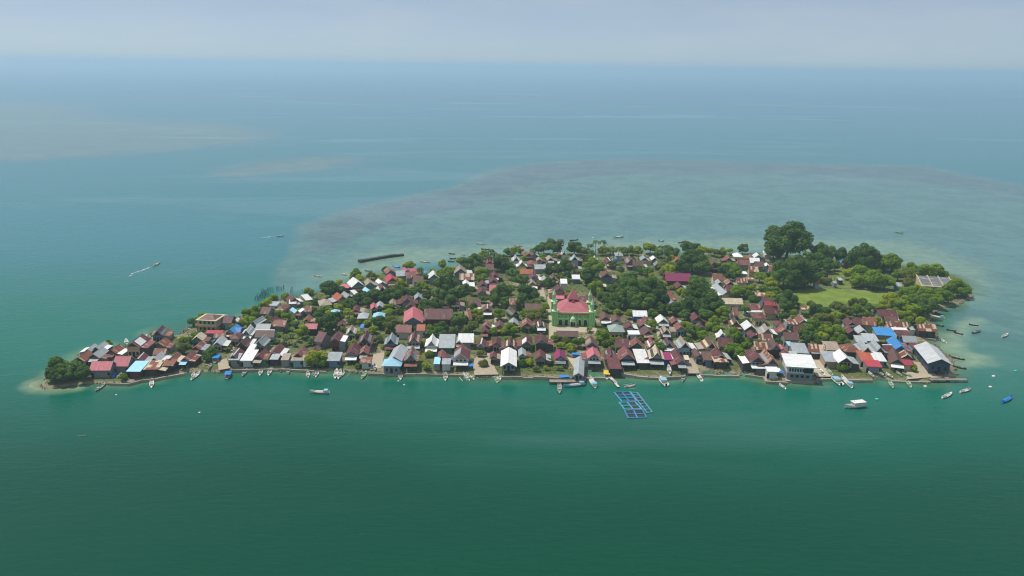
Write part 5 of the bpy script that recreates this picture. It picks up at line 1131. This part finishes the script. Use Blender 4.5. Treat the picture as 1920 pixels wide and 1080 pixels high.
# bushes filling the gardens between the houses
def blocked(x, y, pad=0.0):
    for hx, hy, a, b, rz in HOUSES:
        dx, dy = x - hx, y - hy
        if abs(dx) > 25 or abs(dy) > 25: continue
        c, s = math.cos(-rz), math.sin(-rz)
        if abs(dx*c - dy*s) < a + pad and abs(dx*s + dy*c) < b + pad: return True
    return False
LANEW = [wpoly(p, GZ) for p, _ in LANES] + [wpoly(LAWN, GZ)]
cnt = 0; tries = 0
while cnt < 260 and tries < 6000:
    tries += 1
    p = Vector((random.uniform(-290, 290), random.uniform(290, 545), GZ)); q = np.array([[p.x, p.y]])
    if sdist(q, POLY)[0] < 4 or blocked(p.x, p.y, 0.8) or any(sdist(q, L_)[0] > -1 for L_ in LANEW): continue
    if any((p.x - x)**2 + (p.y - y)**2 < (0.75*r)**2 for x, y, r in TREES): continue
    pp = pix(p)
    if pp[1] > 655 and random.random() < 0.8: continue
    r = random.uniform(1.4, 3.0); tree(pp[0], pp[1] - r*0.7*ppm(p), r*ppm(p), random.choice('DMMSLLBB')); cnt += 1
# low weeds and grass on open ground
def weeds():
    rg = np.random.default_rng(5); P = np.stack([rg.uniform(-300, 300, 60000), rg.uniform(285, 550, 60000)], 1)
    d = sdist(P, POLY); keep = (d > 1.5) & (vnoise(P, 11, 9) > 0.42); P = P[keep]
    for L_ in LANEW: P = P[sdist(P, L_) < -0.3]
    P = P[[not blocked(x, y, 0.1) for x, y in P]]
    c = np.concatenate([np.stack([P[:,0], P[:,1], np.full(len(P), GZ + 0.18)], 1) + rg.normal(scale=(0.35, 0.35, 0.08), size=(len(P), 3)) for _ in range(3)])
    V, Q = leaf_quads(c, rg.normal(size=c.shape)*0.6 + np.array([0, 0, 0.8]), 0.34, rg)
    me = np_mesh('undergrowth', V, Q); me.materials.append(LEAF['S']); o = link('undergrowth', me); props(o, 'low weeds and grass covering open ground between houses', 'undergrowth', kind='stuff')
weeds()

# ------------------------------------------------------------------ far islets on the horizon
for px, py, w, lab in ((245, 131, 36, 'faint low islet on the hazy horizon beyond the shoal'), (421, 121.5, 30, 'faint wooded islet sitting on the horizon line')):
    p = at(px, max(py, 124), 0); k = ppm(p); hw = w/k/2; mb = MB(); n = 14
    top = [(-hw + 2*hw*i/n, (0.2 + random.random()*0.8)*3.0/k*math.sin(math.pi*(i + 0.3)/(n + 0.6))) for i in range(n + 1)]
    mb.prism([(hw, -1), (-hw, -1)] + [(x, max(0.2, z)) for x, z in top], -hw*0.3, hw*0.3)
    o = mb.build('islet', LEAF['D'], None, (p.x, p.y, 0)); props(o, lab, 'islet', kind='structure')

# ------------------------------------------------------------------ haze
HD = 62000.0
hz = MB().box(-HD, HD, -HD, HD, -3.0, CAM_H + 35.0).build('haze', None)
m = bpy.data.materials.new('haze_air'); m.use_nodes = True; nt = m.node_tree; nt.nodes.clear()
pv = nt.nodes.new('ShaderNodeVolumePrincipled'); mo = nt.nodes.new('ShaderNodeOutputMaterial')
pv.inputs['Color'].default_value = (0.64, 0.85, 1.0, 1); pv.inputs['Density'].default_value = 0.0002; pv.inputs['Anisotropy'].default_value = 0.3
nt.links.new(pv.outputs[0], mo.inputs['Volume']); hz.data.materials.append(m)
props(hz, 'thin pale sea haze over the island and water', 'haze', kind='stuff')
